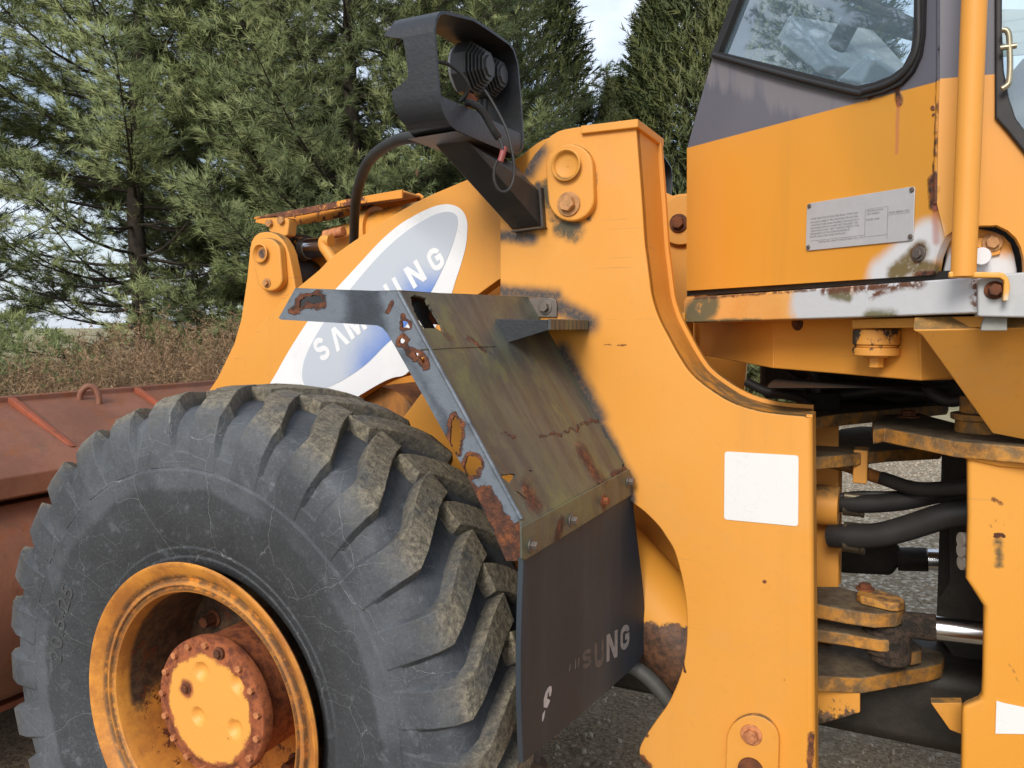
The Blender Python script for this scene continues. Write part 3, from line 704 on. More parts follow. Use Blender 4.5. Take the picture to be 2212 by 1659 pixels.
# ---- far-side twins of the tower, arm
far = plateY('lift_tower', [p for p in outline[:11]] + [p for p in re_c if p[0] < 1440] + [(1440, 760), (1400, 1250), (800, 1250), (800, 996), (865, 909), (900, 862)], YT, .03, M_yel, L, bevel=.004)
ffl = ribbon('tower_flange', [q for q, p in zip(reXZ, re_c) if p[0] < 1440], YT + .003, YT + .2, .014, M_yel, far)
fpc = plateY('pin_cover', obround((1229, 350), (1229, 415), 46), 2.34, .028, M_yel, far, bevel=.006)
fbo = bolt('cover_bolt', PY((1224, 405), 2.36), (0, 1, 0), .021, M_rusty, fpc, h=.018)
for v in fpc.data.vertices: v.co.y = 2 * 2.0 - .02 + (2.34 - v.co.y) + .36 - .36 if False else v.co.y
mt = mirror(far, L); mirror(ffl, mt); mirror(boom, L)
for o in (fbo, fpc, ffl, far): bpy.data.objects.remove(o)
# the far tower shows its inner face: hump plate, pin cover and bolt
fin = plateY('tower_inner_plate', [(1322, 520), (1330, 460), (1350, 428), (1385, 412), (1430, 412), (1465, 428), (1490, 460), (1500, 640), (1500, 760), (1330, 760)], 2.86, .03, M_yel, mt)
cp = PY((1475, 478), 2.855); bm = bmesh.new(); cyl(bm, cp, cp - Vector((0, .02, 0)), .085, 36); fpc = link('pin_cover', bm_mesh('pin_cover', bm), M_dirty, mt, 40, .004)
bolt('cover_bolt', PY((1466, 482), 2.832), (0, -1, 0), .022, M_rusty, fpc, h=.02)

# ---- centre linkage: bell crank, tilt cylinder, its cover
YC = 2.36
fb = zr(820, 720, 3.2529)
crank_px = fb((575, 960), (580, 890), (600, 800), (640, 730), (700, 685), (780, 670), (860, 675), (940, 710), (1000, 770), (1050, 850), (1090, 960), (1120, 1100), (1150, 1250), (1175, 1400)) + [(640, 640), (660, 700), (600, 800), (500, 900), (440, 905), (440, 860), (470, 815), (505, 742), (520, 690), (533, 600)]
crank = plateY('bell_crank', crank_px, YC, .05, M_yel, L, bevel=.006)
mc = mirror(crank)
def mv(o, dy):
    for v in o.data.vertices: v.co.y += dy
cc = plateY('pin_cover', obround(fb((785, 935))[0], fb((838, 1285))[0], (31, 27)), YC - .035, .036, M_yel, crank, bevel=.008)
c = PY(fb((750, 955))[0], YC - .035); bm = bmesh.new(); lathe(bm, [(.036, -.001), (.032, -.003), (.029, .002), (.024, .011), (0, .0125)], c, n=30)
for v in bm.verts: v.co.y -= .0145
def pinmat():
    g = NB('worn_pin_paint'); m = g.mul(g.seg(g.warped(30, .02), tuple(c), tuple(c), .012, .030), g.ramp(g.noise(40, 5, .7), .25, .45))
    return g.done(g.mix(m, (.70, .31, .05), g.mix(g.ramp(g.noise(60, 4), .4, .6), (.05, .04, .04), (.16, .08, .05))), .6)
link('pin_recess', bm_mesh('pin_recess', bm), pinmat(), cc, 40)
bolt('cover_bolt', PY(fb((808, 1340))[0], YC - .035), (0, -1, 0), .0125, M_pinbolt, cc, h=.012)
# rod eye, rod, cylinder
YM = 2.55
a, b = PY(fb((1050, 900))[0], YM), PY(fb((1640, 830))[0], YM)
u = (b - a).normalized()
bm = bmesh.new(); cyl(bm, PY(fb((1090, 890))[0], YM) + Vector((0, -.10, 0)), PY(fb((1090, 890))[0], YM) + Vector((0, .11, 0)), .064, 40)
cyl(bm, PY(fb((1190, 1270))[0], YM) + Vector((0, -.10, 0)), PY(fb((1190, 1270))[0], YM) + Vector((0, .10, 0)), .075, 30)
link('rod_eye', bm_mesh('rod_eye', bm), M_dark, L, 40, .01)
eye = PY(fb((1180, 905))[0], YM); r1 = PY(fb((1270, 900))[0], YM); r2 = PY(fb((1800, 850))[0], YM)
def eyemat():
    g = NB('worn_eye_paint'); return g.done(g.mix(g.ramp(g.noise(18, 6, .75), .46, .50), (.028, .024, .018), (.62, .27, .045)), .6)
cylo('rod_neck', PY(fb((1000, 930))[0], YM), r1, .050, eyemat(), L)
cylo('rod_ferrule', r1, r1 + (r2 - r1).normalized() * .03, .043, simple('galvanised_ring', (.30, .29, .25), .5, .5), L)
cylo('cylinder_rod', r1, r2, .039, M_chrome, L, 48, 0)
h0 = PY(fb((1860, 835))[0], YM); h1_ = PY(fb((2300, 740))[0], YM); uu = (h1_ - h0).normalized()
cylo('cylinder_gland', h0 - uu * .05, h0 + uu * .12, .078, M_dirty, L)
cylo('cylinder_barrel', h0 + uu * .10, h0 + uu * .95, .098, M_yel, L, 48)
gl = cylo('cylinder_flange', h0 + uu * .10, h0 + uu * .16, .118, M_yel, L)
for px in ((1560, 720), (1640, 705)): 
    q = PY(fb(px)[0], YM - .12); bm = bmesh.new(); cyl(bm, q, q + uu * .06, .019, 16); cyl(bm, q - uu * .004, q + uu * .01, .010, 6); link('gland_bolt', bm_mesh('gland_bolt', bm), M_hubbolt, gl, 40, .002)
tube('oil_pipe', [PY(p, 2.38) for p in fb((1640, 790), (1560, 790), (1560, 870), (1620, 960), (1680, 1060), (1760, 1200))], .023, M_yel, L)
# long cover plate above the cylinder
def covmat():
    g = NB('cover_paint_rusting'); f = g.noise(16, 7, .75); m = g.ramp(g.add(f, g.mul(g.seg(g.obj(), PY((600, 470), 2.5), PY((745, 440), 2.5), .05, .35), .22)), .60, .64)
    c = g.mix(m, (.72, .29, .035), g.mix(g.ramp(g.noise(40, 5, .7), .4, .62), (.09, .028, .014), (.22, .075, .028))); g.bump(f, .004, .5); return g.done(c, .6)
M_cov = covmat()
def covpt(px, Y): return PY(px, Y)
A0, A1 = PY(fb((635, 485))[0], 2.66), PY((868, 410), 2.66)
B0, B1 = PY(fb((920, 480))[0], 2.42), PY((868, 432), 2.42)
B0 = PY(fb((925, 470))[0], 2.42)
cv = hull('cylinder_cover', [A0, A1 + (A1 - A0) * .0, PY((912, 424), 2.75), B0 + Vector((0, 0, .012)), PY((868, 412), 2.42), A0 + Vector((0, 0, -.01)), B0, PY((868, 416), 2.42), PY((912, 428), 2.75)], M_cov, L)
# its turned-down near edge
plateY('cover_lip', fb((925, 445), (1220, 378), (1890, 240)) + [(868, 409), (868, 428)] + fb((1890, 325), (1250, 455), (940, 500)), 2.41, .01, M_cov, cv)
plateY('cover_lip', fb((660, 502), (930, 488), (1250, 448), (1890, 318)) + [(866, 426), (905, 417), (914, 424), (914, 437)] + fb((1890, 462), (1500, 538), (1100, 595), (1000, 598), (830, 588), (655, 552)), 2.72, .01, M_cov, cv)
br = plateY('cover_bracket', fb((820, 510), (1060, 490), (1085, 510), (1090, 560), (1070, 720), (1000, 740), (830, 670)), 2.40, .05, M_yel, L, bevel=.006)
for px in ((850, 565), (1005, 530)): bolt('bracket_bolt', PY(fb(px)[0], 2.40), (0, -1, 0), .016, M_pinbolt, br, washer=False, h=.014)
# cross tube under the arms, worn brown
def crossmat():
    g = NB('cross_tube_paint'); return g.done(g.mix(g.ramp(g.noise(7, 6, .7, stretch=(1, 1, .3)), .38, .6), (.11, .062, .026), (.42, .17, .035)), .6)
cx = PY((830, 900), 2.12)
cylo('cross_tube', (cx.x, 2.09, cx.z - .06), (cx.x, 2.95, cx.z - .06), .16, crossmat(), L, 40)

# ---- headlight guard and lamps
GX = -.945
fg = zr(1500, 0, 2.5523)
rim_px = fg((605, 300), (612, 230), (630, 165), (660, 122), (705, 108), (760, 122), (880, 150), (1000, 180), (1120, 255), (1250, 345), (1370, 430), (1415, 490), (1440, 560), (1462, 640), (1470, 700), (1495, 1000), (1515, 1300), (1520, 1400), (1516, 1500), (1500, 1550), (1450, 1582), (1380, 1560), (1200, 1490), (1000, 1405), (830, 1330), (775, 1285), (725, 1210), (690, 1130), (668, 1050), (655, 960), (640, 780), (622, 560), (612, 420))
GP = [PX(p, GX) for p in rim_px]
front_px = fg((155, 268), (110, 330), (100, 372), (125, 387), (280, 390), (298, 415), (310, 560), (325, 750), (308, 795), (240, 850), (160, 900), (136, 930), (142, 1000), (152, 1100), (175, 1210), (215, 1310), (275, 1390), (360, 1420))
YG = min(p.y for p in GP)
fz = [(PY(p, YG + .004).z, PY(p, YG + .004).x) for p in front_px]; fz.sort()
fzz = [a for a, b in fz]; fxx = [b for a, b in fz]
pts = []                                                   # resample the loop finely
for i in range(len(GP)):
    a, b = GP[i], GP[(i + 1) % len(GP)]; k = max(1, int((b - a).length / .006))
    for j in range(k): pts.append(a.lerp(b, j / k))
n = len(pts); front = []
for p in pts:
    t = min(1, max(0, (p.y - YG - .05) / .06))
    front.append(float(np.interp(p.z, fzz, fxx)) * (1 - t) + (GX - .125) * t)
cy = sum(p.y for p in pts) / n; cz = sum(p.z for p in pts) / n
vs = []; fs = []
for i, p in enumerate(pts):
    d = (pts[(i + 1) % n] - pts[i - 1]); nn = Vector((0, d.z, -d.y)).normalized()
    if nn.dot(Vector((0, cy - p.y, cz - p.z))) < 0: nn = -nn
    q = p + nn * .007
    vs += [p, Vector((front[i], p.y, p.z)), Vector((front[i], q.y, q.z)), q]
for i in range(n):
    a, b = i * 4, ((i + 1) % n) * 4
    fs += [[a, a + 1, b + 1, b], [a + 1, a + 2, b + 2, b + 1], [a + 2, a + 3, b + 3, b + 2], [a + 3, a, b, b + 3]]
guard = link('lamp_guard', mesh('lamp_guard', vs, fs), M_guard, L, 50)
plate('guard_panel', fg((652, 955), (700, 985), (900, 1078), (1050, 1140), (1180, 1215), (1350, 1300), (1470, 1352), (1500, 1375), (1519, 1420), (1514, 1500), (1498, 1546), (1450, 1576), (1380, 1556), (1200, 1486), (1000, 1401), (830, 1326), (775, 1281), (728, 1206), (694, 1128), (670, 1045)), (Vector((GX - .0025, 0, 0)), Vector((1, 0, 0))), .006, M_guard, guard, bevel=.0015)
zbot = min(p.z for p in pts)
# brace under the guard and the square arm down to the tower
hull('guard_foot', [PZ(p, zbot + dz) for p in ((880, 300), (985, 283), (1085, 327), (1122, 340), (1000, 345)) for dz in (-.006, .004)], M_arm, L, .001)
up = [PZ(p, zbot - .004) for p in ((938, 311), (1008, 303), (1108, 350))]; up.append(up[0] + (up[2] - up[1]))
lo = [PY(p, YT - .004) for p in ((1107, 497), (1171, 489), (1163, 410), (1099, 418))]
hull('guard_arm', up + lo, M_arm, L, .003)
plateY('arm_foot', [(1104, 498), (1173, 489), (1172, 492), (1104, 501)], YT - .03, .03, M_arm, L, bevel=0); plateY('arm_foot', [(1163, 404), (1168, 404), (1174, 489), (1169, 490)], YT - .02, .02, M_arm, L, bevel=0)
def lamp(c, r, Y, scale=1):
    o = part_empty('work_lamp', L); X0 = PX(fg(c)[0], GX - .055); p = Vector(X0)
    def octo(rr, x0, x1, bm):
        A = []; B = []
        for k in range(8):
            a = R(22.5 + 45 * k); dy, dz = rr * .92 * math.cos(a), rr * math.sin(a)
            A.append(bm.verts.new((x0, p.y + dy, p.z + dz))); B.append(bm.verts.new((x1, p.y + dy, p.z + dz)))
        for k in range(8): bm.faces.new((A[k], A[(k + 1) % 8], B[(k + 1) % 8], B[k]))
        bm.faces.new(A[::-1]); bm.faces.new(B)
    bm = bmesh.new(); octo(r, p.x - .050, p.x - .012, bm)
    for i in range(6): octo(r * (1.0 - .085 * i), p.x - .012 + i * .0075, p.x - .012 + i * .0075 + .0032, bm)
    octo(r * .40, p.x - .012, p.x + .034, bm)
    link('lamp_housing', bm_mesh('lamp_housing', bm), M_alu, o, 30, .0008)
    bm = bmesh.new(); cyl(bm, (p.x - .0495, p.y, p.z), (p.x - .057, p.y, p.z), r * .9, 28)
    link('lamp_lens', bm_mesh('lamp_lens', bm), simple('lamp_glass', (.5, .52, .55), .1), o, 40, .002)
    bm = bmesh.new(); cyl(bm, (p.x - .03, p.y, p.z - r * .9), (p.x - .03, p.y, p.z - r - .030), .012, 14)
    link('lamp_stem', bm_mesh('lamp_stem', bm), M_black, o, 40)
    return p
p1 = lamp((1060, 690), .066, 0); p2 = lamp((1205, 775), .060, 0)
def pxd(pts, d0, d1): return [PD(fg(p)[0], d0 + (d1 - d0) * i / (len(pts) - 1)) for i, p in enumerate(pts)]
tube('lamp_cable', pxd([(650, 630), (740, 655), (830, 710), (900, 780), (948, 860), (950, 930), (915, 995), (870, 1040)], 1.83, 1.90), .0045, M_rubber, L, n=8)
tube('wire_conduit', pxd([(920, 1050), (980, 1055), (1060, 1100), (1120, 1170), (1170, 1260), (1220, 1350), (1265, 1410)], 1.90, 1.88), .0085, M_rubber, L, n=10, sub=12, ribs=.10)
tube('lamp_cable', pxd([(1120, 920), (1180, 1010), (1260, 1150), (1320, 1270), (1365, 1380), (1390, 1500), (1410, 1600), (1420, 1720), (1410, 1850), (1370, 1930), (1310, 1960), (1250, 1920), (1215, 1820), (1225, 1700), (1270, 1620)], 1.96, 1.90), .0036, M_rubber, L, n=8)
tube('lamp_cable', pxd([(1265, 1410), (1295, 1470), (1305, 1530), (1300, 1500)], 1.88, 1.88), .004, M_rubber, L, n=8)
tube('red_connector', pxd([(1318, 1500), (1300, 1580), (1278, 1650)], 1.885, 1.885), .0075, simple('red_sleeve', (.35, .09, .09), .5), L, n=8)
cylo('grommet', PD(fg((965, 1015))[0], 1.935), PD(fg((985, 1030))[0], 1.985), .014, M_rusto, L)
tube('loom_hose', [PY((905, 297), 1.72), PY((868, 300), 1.74), PY((830, 318), 1.80), PY((797, 348), 1.90), PY((778, 390), 1.98), PY((768, 440), 2.08), PY((765, 500), 2.18), PY((764, 560), 2.25)], .0155, M_rubber, L, n=16)
mirror(guard, L)

# ---- fender over the wheel
N0, N1 = PY((861, 630), YF), PY((1126, 1121), YF); F0 = PY((1142, 641), YT)
PAN = plane3(N0, N1, F0)
dark_hole = ragged(f4((1025, 675), (1050, 662), (1110, 682), (1132, 725), (1165, 775), (1195, 825), (1205, 870), (1170, 850), (1130, 845), (1100, 850), (1075, 815), (1050, 765), (1032, 715)), 1.3, 5, 1)
hole_b = ragged(f17((553, 275), (600, 272), (662, 265), (658, 300), (630, 338), (595, 318)), 1.2, 4, 2)
hole_c = ragged(f17((668, 388), (690, 400), (745, 440), (775, 470), (740, 455), (690, 420)), .8, 5, 3)
hole_d = ragged(f17((1452, 200), (1490, 196), (1490, 228), (1470, 215), (1455, 240)), .8, 4, 4)
hole_e = ragged(f17((765, 238), (790, 240), (795, 250), (772, 250)), .5, 4, 5); hole_f = ragged(f17((1240, 368), (1290, 330), (1292, 345), (1255, 372)), .8, 5, 6)
pan_out = [(861, 630), (1000, 634.5), (1142, 641), (1161, 680)] + f19((1080, 900), (1130, 1020), (1180, 1110), (1280, 1250), (1430, 1480), (1530, 1659)) + f17((1334, 0), (1420, 60), (1488, 180)) + [(1360, 1014), (1128, 1140), (1126, 1121), (1072, 1019)]
fender = plate('fender', pan_out, PAN, .005, M_fpanel, L, holes=[dark_hole, hole_b, hole_c, hole_d, hole_e, hole_f])
# curled flap of steel behind the big hole, weld seam across
plate('fender_seam', f4((1085, 962), (1240, 950), (1400, 945), (1500, 942), (1500, 947), (1400, 950), (1240, 956), (1085, 968)), (PAN[0] + PAN[1] * .0015, PAN[1]), .003, M_fpanel, fender, bevel=0)
curl = plate('torn_flap', f4((1030, 720), (1075, 690), (1130, 735), (1128, 790), (1165, 850), (1110, 850), (1085, 810)), plane3(PY(f4((1030, 720))[0], 1.43), PY(f4((1130, 735))[0], 1.52), PY(f4((1110, 850))[0], 1.50)), .004, M_skirt, fender, bevel=0)
skirt_px = [(638, 622), (700, 624.5), (780, 627), (861, 630), (900, 703), (1000, 886), (1072, 1019), (1126, 1121), (1129, 1150), (1128, 1211), (1094, 1212), (1060, 1135), (1009, 1026), (920, 865), (838, 722), (826, 708), (815, 703), (720, 697), (607, 690.5), (602, 687)]
hs = [ragged(h, 1.7, 3.2, 10 + i) for i, h in enumerate((armhole, h1, h2, h2b, h2c, h3, h4))]
plateY('fender_skirt', skirt_px, YF, .005, M_skirt, fender, holes=hs, fill=5.0, attrs={'rust': rustat})
# rolled crease along the fold, shiny where the paint has gone
tube('fender_crease', [PY(p, YF - .001) for p in ((861, 631), (1000, 887), (1126, 1121))], .0045, M_skirt, fender, n=8, sub=1)
# top sheet, and a black sheet that keeps the arm hole dark
zt = PY((750, 626), YF).z; xf = PY((638, 622), YF).x
hull('fender_top', boxpts(xf, N0.x, YF + .006, 1.93, zt - .008, zt - .003), M_fpanel, fender, 0)
plateY('arm_hole_backing', [(642, 630), (856, 638), (822, 700), (612, 688)], YF + .15, .004, M_black, fender)
plateY('fender_brace', f4((985, 655), (1180, 668), (1245, 790), (1215, 830), (1085, 822), (1010, 745)), YF + .22, .006, M_rusty, fender)
# lower strip, bolts, rubber flap
ST = plane3(PY((1131, 1175), YF), PY((1131, 1208), YF), PY((1362, 1040), YT))
strip = plate('fender_strip', [(1127, 1139), (1360, 1013), (1364, 1030), (1366, 1069), (1134, 1211), (1128, 1208)], (ST[0] + ST[1] * .006, ST[1]), .005, M_fpanel, fender)
for px in ((785, 795), (1080, 610), (1312, 467), (1500, 325)): bolt('strip_bolt', PP(f17(px)[0], ST[0] + ST[1] * .006, ST[1]), ST[1], .010, M_bolt if px[0] != 1312 else M_rusto, fender, h=.012)
# rubber flap: a grid that sags and flares a little
def flap_mesh():
    nu, nv = 24, 30; vs = []; fs = []
    p0, nn = ST
    def pos(u, v):
        a = Vector((1131, 1200)).lerp(Vector((1365, 1062)), u); bl = Vector((1133, 1650)).lerp(Vector((1392, 1412)), u) + Vector((0, 14 * math.sin(math.pi * u)))
        if u > .93: bl += Vector((-(u - .93) * 60, -(u - .93) ** 2 * 3600))
        q = a.lerp(bl, v) + Vector((4 * math.sin(math.pi * v) * (u - .1) - 5 * math.sin(math.pi * v) * (1 - u), 0))
        return PP(q, p0, nn) + nn * (.018 * math.sin(2.4 * v) * v * (u - .2) - .012 * v * math.sin(math.pi * u))
    for layer in (0, -.012):
        for j in range(nv + 1):
            for i in range(nu + 1): vs.append(pos(i / nu, j / nv) + ST[1] * layer)
    K = (nu + 1) * (nv + 1)
    for j in range(nv):
        for i in range(nu):
            a = j * (nu + 1) + i; fs += [[a, a + 1, a + nu + 2, a + nu + 1], [K + a, K + a + nu + 1, K + a + nu + 2, K + a + 1]]
    ring = [i for i in range(nu + 1)] + [(j + 1) * (nu + 1) - 1 for j in range(1, nv + 1)] + [nv * (nu + 1) + i for i in range(nu - 1, -1, -1)] + [j * (nu + 1) for j in range(nv - 1, 0, -1)]
    for i in range(len(ring)): a, b = ring[i], ring[(i + 1) % len(ring)]; fs.append([a, K + a, K + b, b])
    return mesh('mud_flap', vs, fs), pos
fm, fpos = flap_mesh()
flap = link('mud_flap', fm, M_flap, fender, 50, .002)
from mathutils.bvhtree import BVHTree
fbv = BVHTree.FromPolygons([v.co.copy() for v in fm.vertices], [list(p.vertices) for p in fm.polygons])
def onflap(q):
    d = ray(q).normalized(); h = fbv.ray_cast(O, d)
    return (h[0] if h[0] else PP(q, *ST)) - d * .0018
ff = zr(2050, 2350, 2.765); kf = 1 / 2.765 / 1.8517
M_flapw = simple('worn_white_paint', (.30, .30, .31), .6, var=.35, scale=60); M_flapf = simple('faded_white_paint', (.115, .112, .112), .65, var=.4, scale=50)
def fl_(c, w, h): return (ff(c)[0], (w * kf, -w * .52 * kf), (0, -h * kf))
letters('flap_lettering', 'NG', [fl_((1101, 645), 122, 300), fl_((1243, 550), 106, 270)], onflap, M_flapw, flap)
letters('flap_lettering', 'SU', [fl_((822, 785), 110, 200), fl_((958, 735), 108, 285)], onflap, M_flapf, flap)
def polyflap(px, mat):
    v2, e2, f2, *_ = delaunay_2d_cdt([Vector(p) for p in px], [(i, (i + 1) % len(px)) for i in range(len(px))], [], 0, 1e-4)
    fs = [list(f) for f in f2 if inpoly(sum(v2[i].x for i in f) / 3, sum(v2[i].y for i in f) / 3, px)]
    link('flap_lettering', mesh('flap_lettering', [onflap((v.x, v.y)) for v in v2], fs), mat, flap, None)
M_flapb = simple('white_paint_remnant', (.62, .60, .63), .55)
polyflap(ff((415, 1088), (432, 1095), (433, 1140), (422, 1200), (405, 1205), (405, 1160), (392, 1165), (382, 1230), (412, 1240), (415, 1255), (385, 1330), (345, 1325), (345, 1240), (365, 1160), (390, 1110)), M_flapb)
polyflap(ff((358, 1358), (362, 1365), (352, 1430), (335, 1485), (325, 1470), (332, 1400)), M_flapb)
polyflap(ff((635, 850), (640, 845), (634, 915), (625, 930)), M_flapw); polyflap(ff((697, 795), (703, 790), (700, 880), (690, 915)), M_flapw); polyflap(ff((646, 850), (652, 840), (650, 890), (644, 900)), M_flapf)
polyflap(ff((722, 790), (745, 760), (735, 860), (720, 890)), M_flapf)
# step welded on the fender
ystep = 1.69
plateY('step_gusset', f19((95, 555), (150, 582), (962, 592), (966, 735), (345, 932), (265, 880)), ystep, .006, M_guard, fender)
ft, fb_ = PY(f19((962, 592))[0], ystep), PY(f19((966, 738))[0], ystep)
step = hull('fender_step', boxpts(ft.x - .17, ft.x, ystep + .0065, YT - .002, ft.z - .008, ft.z), M_fpanel, fender, .001)
bm = bmesh.new(); ny = 9
for k in range(ny):                                        # notched front lip
    y0 = ystep + .001 + (YT - .004 - ystep) * k / ny; y1 = ystep + (YT - .004 - ystep) * (k + .93) / ny
    t = bmesh.ops.create_cube(bm, size=1)['verts']
    for v in t: v.co = Vector((ft.x + .004 + v.co.x * .008, (y0 + y1) / 2 + v.co.y * (y1 - y0), (ft.z + fb_.z) / 2 + .0015 + v.co.z * (ft.z - fb_.z)))
link('step_lip', bm_mesh('step_lip', bm), M_fpanel, fender, 30, .0015)
lug = plateY('fender_lug', f19((690, 312), (980, 302), (1030, 305), (1070, 335), (1084, 380), (1082, 560), (830, 560), (700, 330)), YT - .008, .009, M_bolt, fender)
bolt('lug_bolt', PY(f19((932, 430))[0], YT - .008), (0, -1, 0), .013, M_bolt, fender, h=.014)

# ------------------------------------------------------------------ cab (its front corner is a chamfered facet)
FA = Vector((.06, 1.75, 0)); FD = Vector((-.788, .616, 0)).normalized(); FN = Vector((-.616, -.788, 0)).normalized()
def facet(off=0.0): return (FA + FN * off, FN)
def PF(p, off=0.0): return PP(p, FA + FN * off, FN)
z26 = zr(2600, 0, 1.4786); z34 = zr(3400, 0, 3.1782); z35 = zr(3500, 900, 3.686); z25 = zr(2500, 550, 2.3714)
ZS = (PF((1483, 320)).z + PF((2028, 176)).z) / 2
def cabmat(name, zs_plane=True):
    g = NB(name); x, y, z = g.sep(g.obj())
    a, b = PF((1483, 320)), PF((2030, 175)); zl_ = g.math('MULTIPLY_ADD', g.math('SUBTRACT', x, a.x), (b.z - a.z) / (b.x - a.x)); zl_.node.inputs[2].default_value = a.z
    up = g.ramp(g.math('SUBTRACT', z, zl_), -.0008, .0008, smooth=False)
    st = g.noise(9, 5, .6, stretch=(1, 1, .07)); big = g.noise(1.5, 3)
    yl = g.mix(g.ramp(big, .35, .7), (.69, .288, .028), (.75, .322, .042)); yl = g.mix(g.mul(g.ramp(st, .52, .78), .35), yl, (.46, .23, .05))
    fd = g.seg(g.warped(8, .06), PF((1900, 230)), PF((1985, 480)), .02, .16); yl = g.mix(g.mul(fd, .35), yl, (.45, .26, .05))
    gy = g.mix(g.ramp(big, .3, .7), (.105, .105, .135), (.135, .135, .165))
    run = g.ramp(g.add(g.math('SUBTRACT', g.noise(26, 5, .6, stretch=(1, 1, .10)), .5), g.mul(g.ramp(g.seg(g.obj(), PF((1530, 138)), PF((1850, 225)), .0, .13), 0, 1), .42)), .22, .44)
    gy = g.mix(g.mul(run, .60), gy, (.24, .22, .235))
    c = g.mix(up, yl, gy); f = g.noise(45, 6, .75); w = g.warped(30, .018); w2 = g.warped(9, .03)
    def s(lst, off=0): return [(PF(a), PF(b), r0, r1) for a, b, r0, r1 in lst]
    # white primer blotch, moss round the corner bolt
    pm = g.segs(w2, s([((1905, 592), (2000, 515), .018, .050), ((1955, 560), (1995, 530), .03, .055)])); c = g.mix(pm, c, (.62, .63, .66))
    ms = g.mul(g.segs(w, s([((1935, 590), (1975, 560), .012, .03), ((1975, 560), (1985, 545), .014, .03), ((1985, 580), (2012, 590), .012, .028)])), g.ramp(f, .3, .5, .35, 1)); c = g.mix(ms, c, (.17, .125, .055))
    rl = s([((2030, -40), (2030, 170), .0010, .0035), ((2028, 170), (2024, 300), .0018, .0065), ((2024, 300), (2020, 370), .003, .007), ((2021, 385), (2021, 440), .010, .017), ((1938, 195), (1945, 222), .004, .011), ((2015, 235), (2015, 235), .003, .006), ((2015, 250), (2015, 250), .002, .005),
            ((1985, 545), (1985, 552), .012, .020), ((1985, 598), (2012, 594), .006, .012), ((1878, 213), (1890, 206), .001, .006)])
    rm = g.mul(g.segs(w, rl), g.ramp(f, .26, .42)); c = g.mix(rm, c, g.mix(g.ramp(g.noise(70, 4), .4, .6), (.035, .018, .014), (.17, .055, .025)))
    sr = g.segs(g.warped(14, .01), s([((1940, 225), (1936, 330), .001, .007), ((2022, 445), (2022, 520), .002, .012)])); c = g.mix(g.mul(sr, .55), c, (.42, .12, .09))
    g.bump(g.add(g.mul(g.noise(5, 2), .5), g.mul(rm, g.mul(f, 2))), .004, .5)
    return g.done(c, g.ramp(up, 0, 1, .42, .5))
M_cab = cabmat('cab_paint')
cab = part_empty('cab', L)
facet_px = [(1483, 628), (1483, 560), (1483.5, 440), (1484, 322), (1510, 226), (1537, 132), (1590, -5), (1745, -420), (2031, -420), (2031, 0), (2030, 170), (2027, 280), (2024, 440), (2042, 512), (2033, 530), (2023, 556), (2019, 580), (2016, 591), (2008, 594), (1900, 601), (1700, 614)]
glass_px = [(1552, 112), (1600, -10), (1752, -400), (1974, -400), (1974, 0), (1973, 73), (1967, 110), (1950, 144), (1925, 163), (1890, 177), (1856, 185), (1846, 185), (1700, 148)]
shell = plate('cab_panel', facet_px, facet(), .02, M_cab, cab, holes=[glass_px])
# window rubber, glass
def offset_px(P, d):
    o = []; n = len(P); cx = sum(p[0] for p in P) / n
    for i in range(n):
        a, b = Vector(P[i - 1]), Vector(P[(i + 1) % n]); t = (b - a).normalized(); nn = Vector((-t.y, t.x)); q = Vector(P[i]) + nn * d
        if inpoly(q.x, q.y, P): q = Vector(P[i]) - nn * d
        o.append((q.x, q.y))
    return o
seal_out = [(1533, 124), (1545, 95), (1585, -12), (1738, -412), (1995, -412), (1995, 0), (1993, 75), (1986, 120), (1970, 155), (1945, 182), (1905, 200), (1868, 210), (1842, 213), (1700, 177), (1600, 147)]
seal = plate('window_seal', [(p.x, p.y) for p in curve(seal_out[:1], 1)] + seal_out[1:], facet(.010), .022, M_seal, cab, holes=[glass_px])
tube('window_seal_bead', [PF(p, .011) for p in ((1541, 118), (1700, 163), (1844, 199), (1865, 197), (1903, 187), (1938, 170), (1960, 148), (1977, 116), (1984, 74), (1984, 0), (1984, -400))], .006, M_seal, cab, n=8, sub=3)
def glassmat():
    g = NB('cab_glass'); g.n.remove(g.b)
    t = g.n.new('ShaderNodeBsdfTransparent'); t.inputs[0].default_value = (.86, .94, .98, 1)
    gl = g.n.new('ShaderNodeBsdfGlossy'); gl.inputs['Roughness'].default_value = .015; gl.inputs['Color'].default_value = (.95, 1, 1, 1)
    fr = g.n.new('ShaderNodeFresnel'); fr.inputs['IOR'].default_value = 1.55
    b = g.n.new('ShaderNodeBump'); b.inputs['Distance'].default_value = .02; b.inputs['Strength'].default_value = .10; g.put(b.inputs['Height'], g.noise(2.2, 2)); g.put(gl.inputs['Normal'], b.outputs[0])
    df = g.n.new('ShaderNodeBsdfDiffuse'); df.inputs[0].default_value = (.42, .58, .74, 1); m0 = g.n.new('ShaderNodeMixShader'); m0.inputs[0].default_value = .12   # thin pale blue film over the whole pane
    g.l.new(t.outputs[0], m0.inputs[1]); g.l.new(df.outputs[0], m0.inputs[2])
    m = g.n.new('ShaderNodeMixShader'); ge = g.n.new('ShaderNodeNewGeometry'); g.put(m.inputs[0], g.mul(g.math('MULTIPLY', fr.outputs[0], 3.6, clamp=True), g.math('SUBTRACT', 1.0, ge.outputs['Backfacing']))); g.l.new(m0.outputs[0], m.inputs[1]); g.l.new(gl.outputs[0], m.inputs[2])
    g.l.new(m.outputs[0], g.n['Material Output'].inputs['Surface']); return g.m
M_glass = glassmat()
plate('window_glass', offset_px(glass_px, 4), facet(-.006), .005, M_glass, cab, bevel=0)
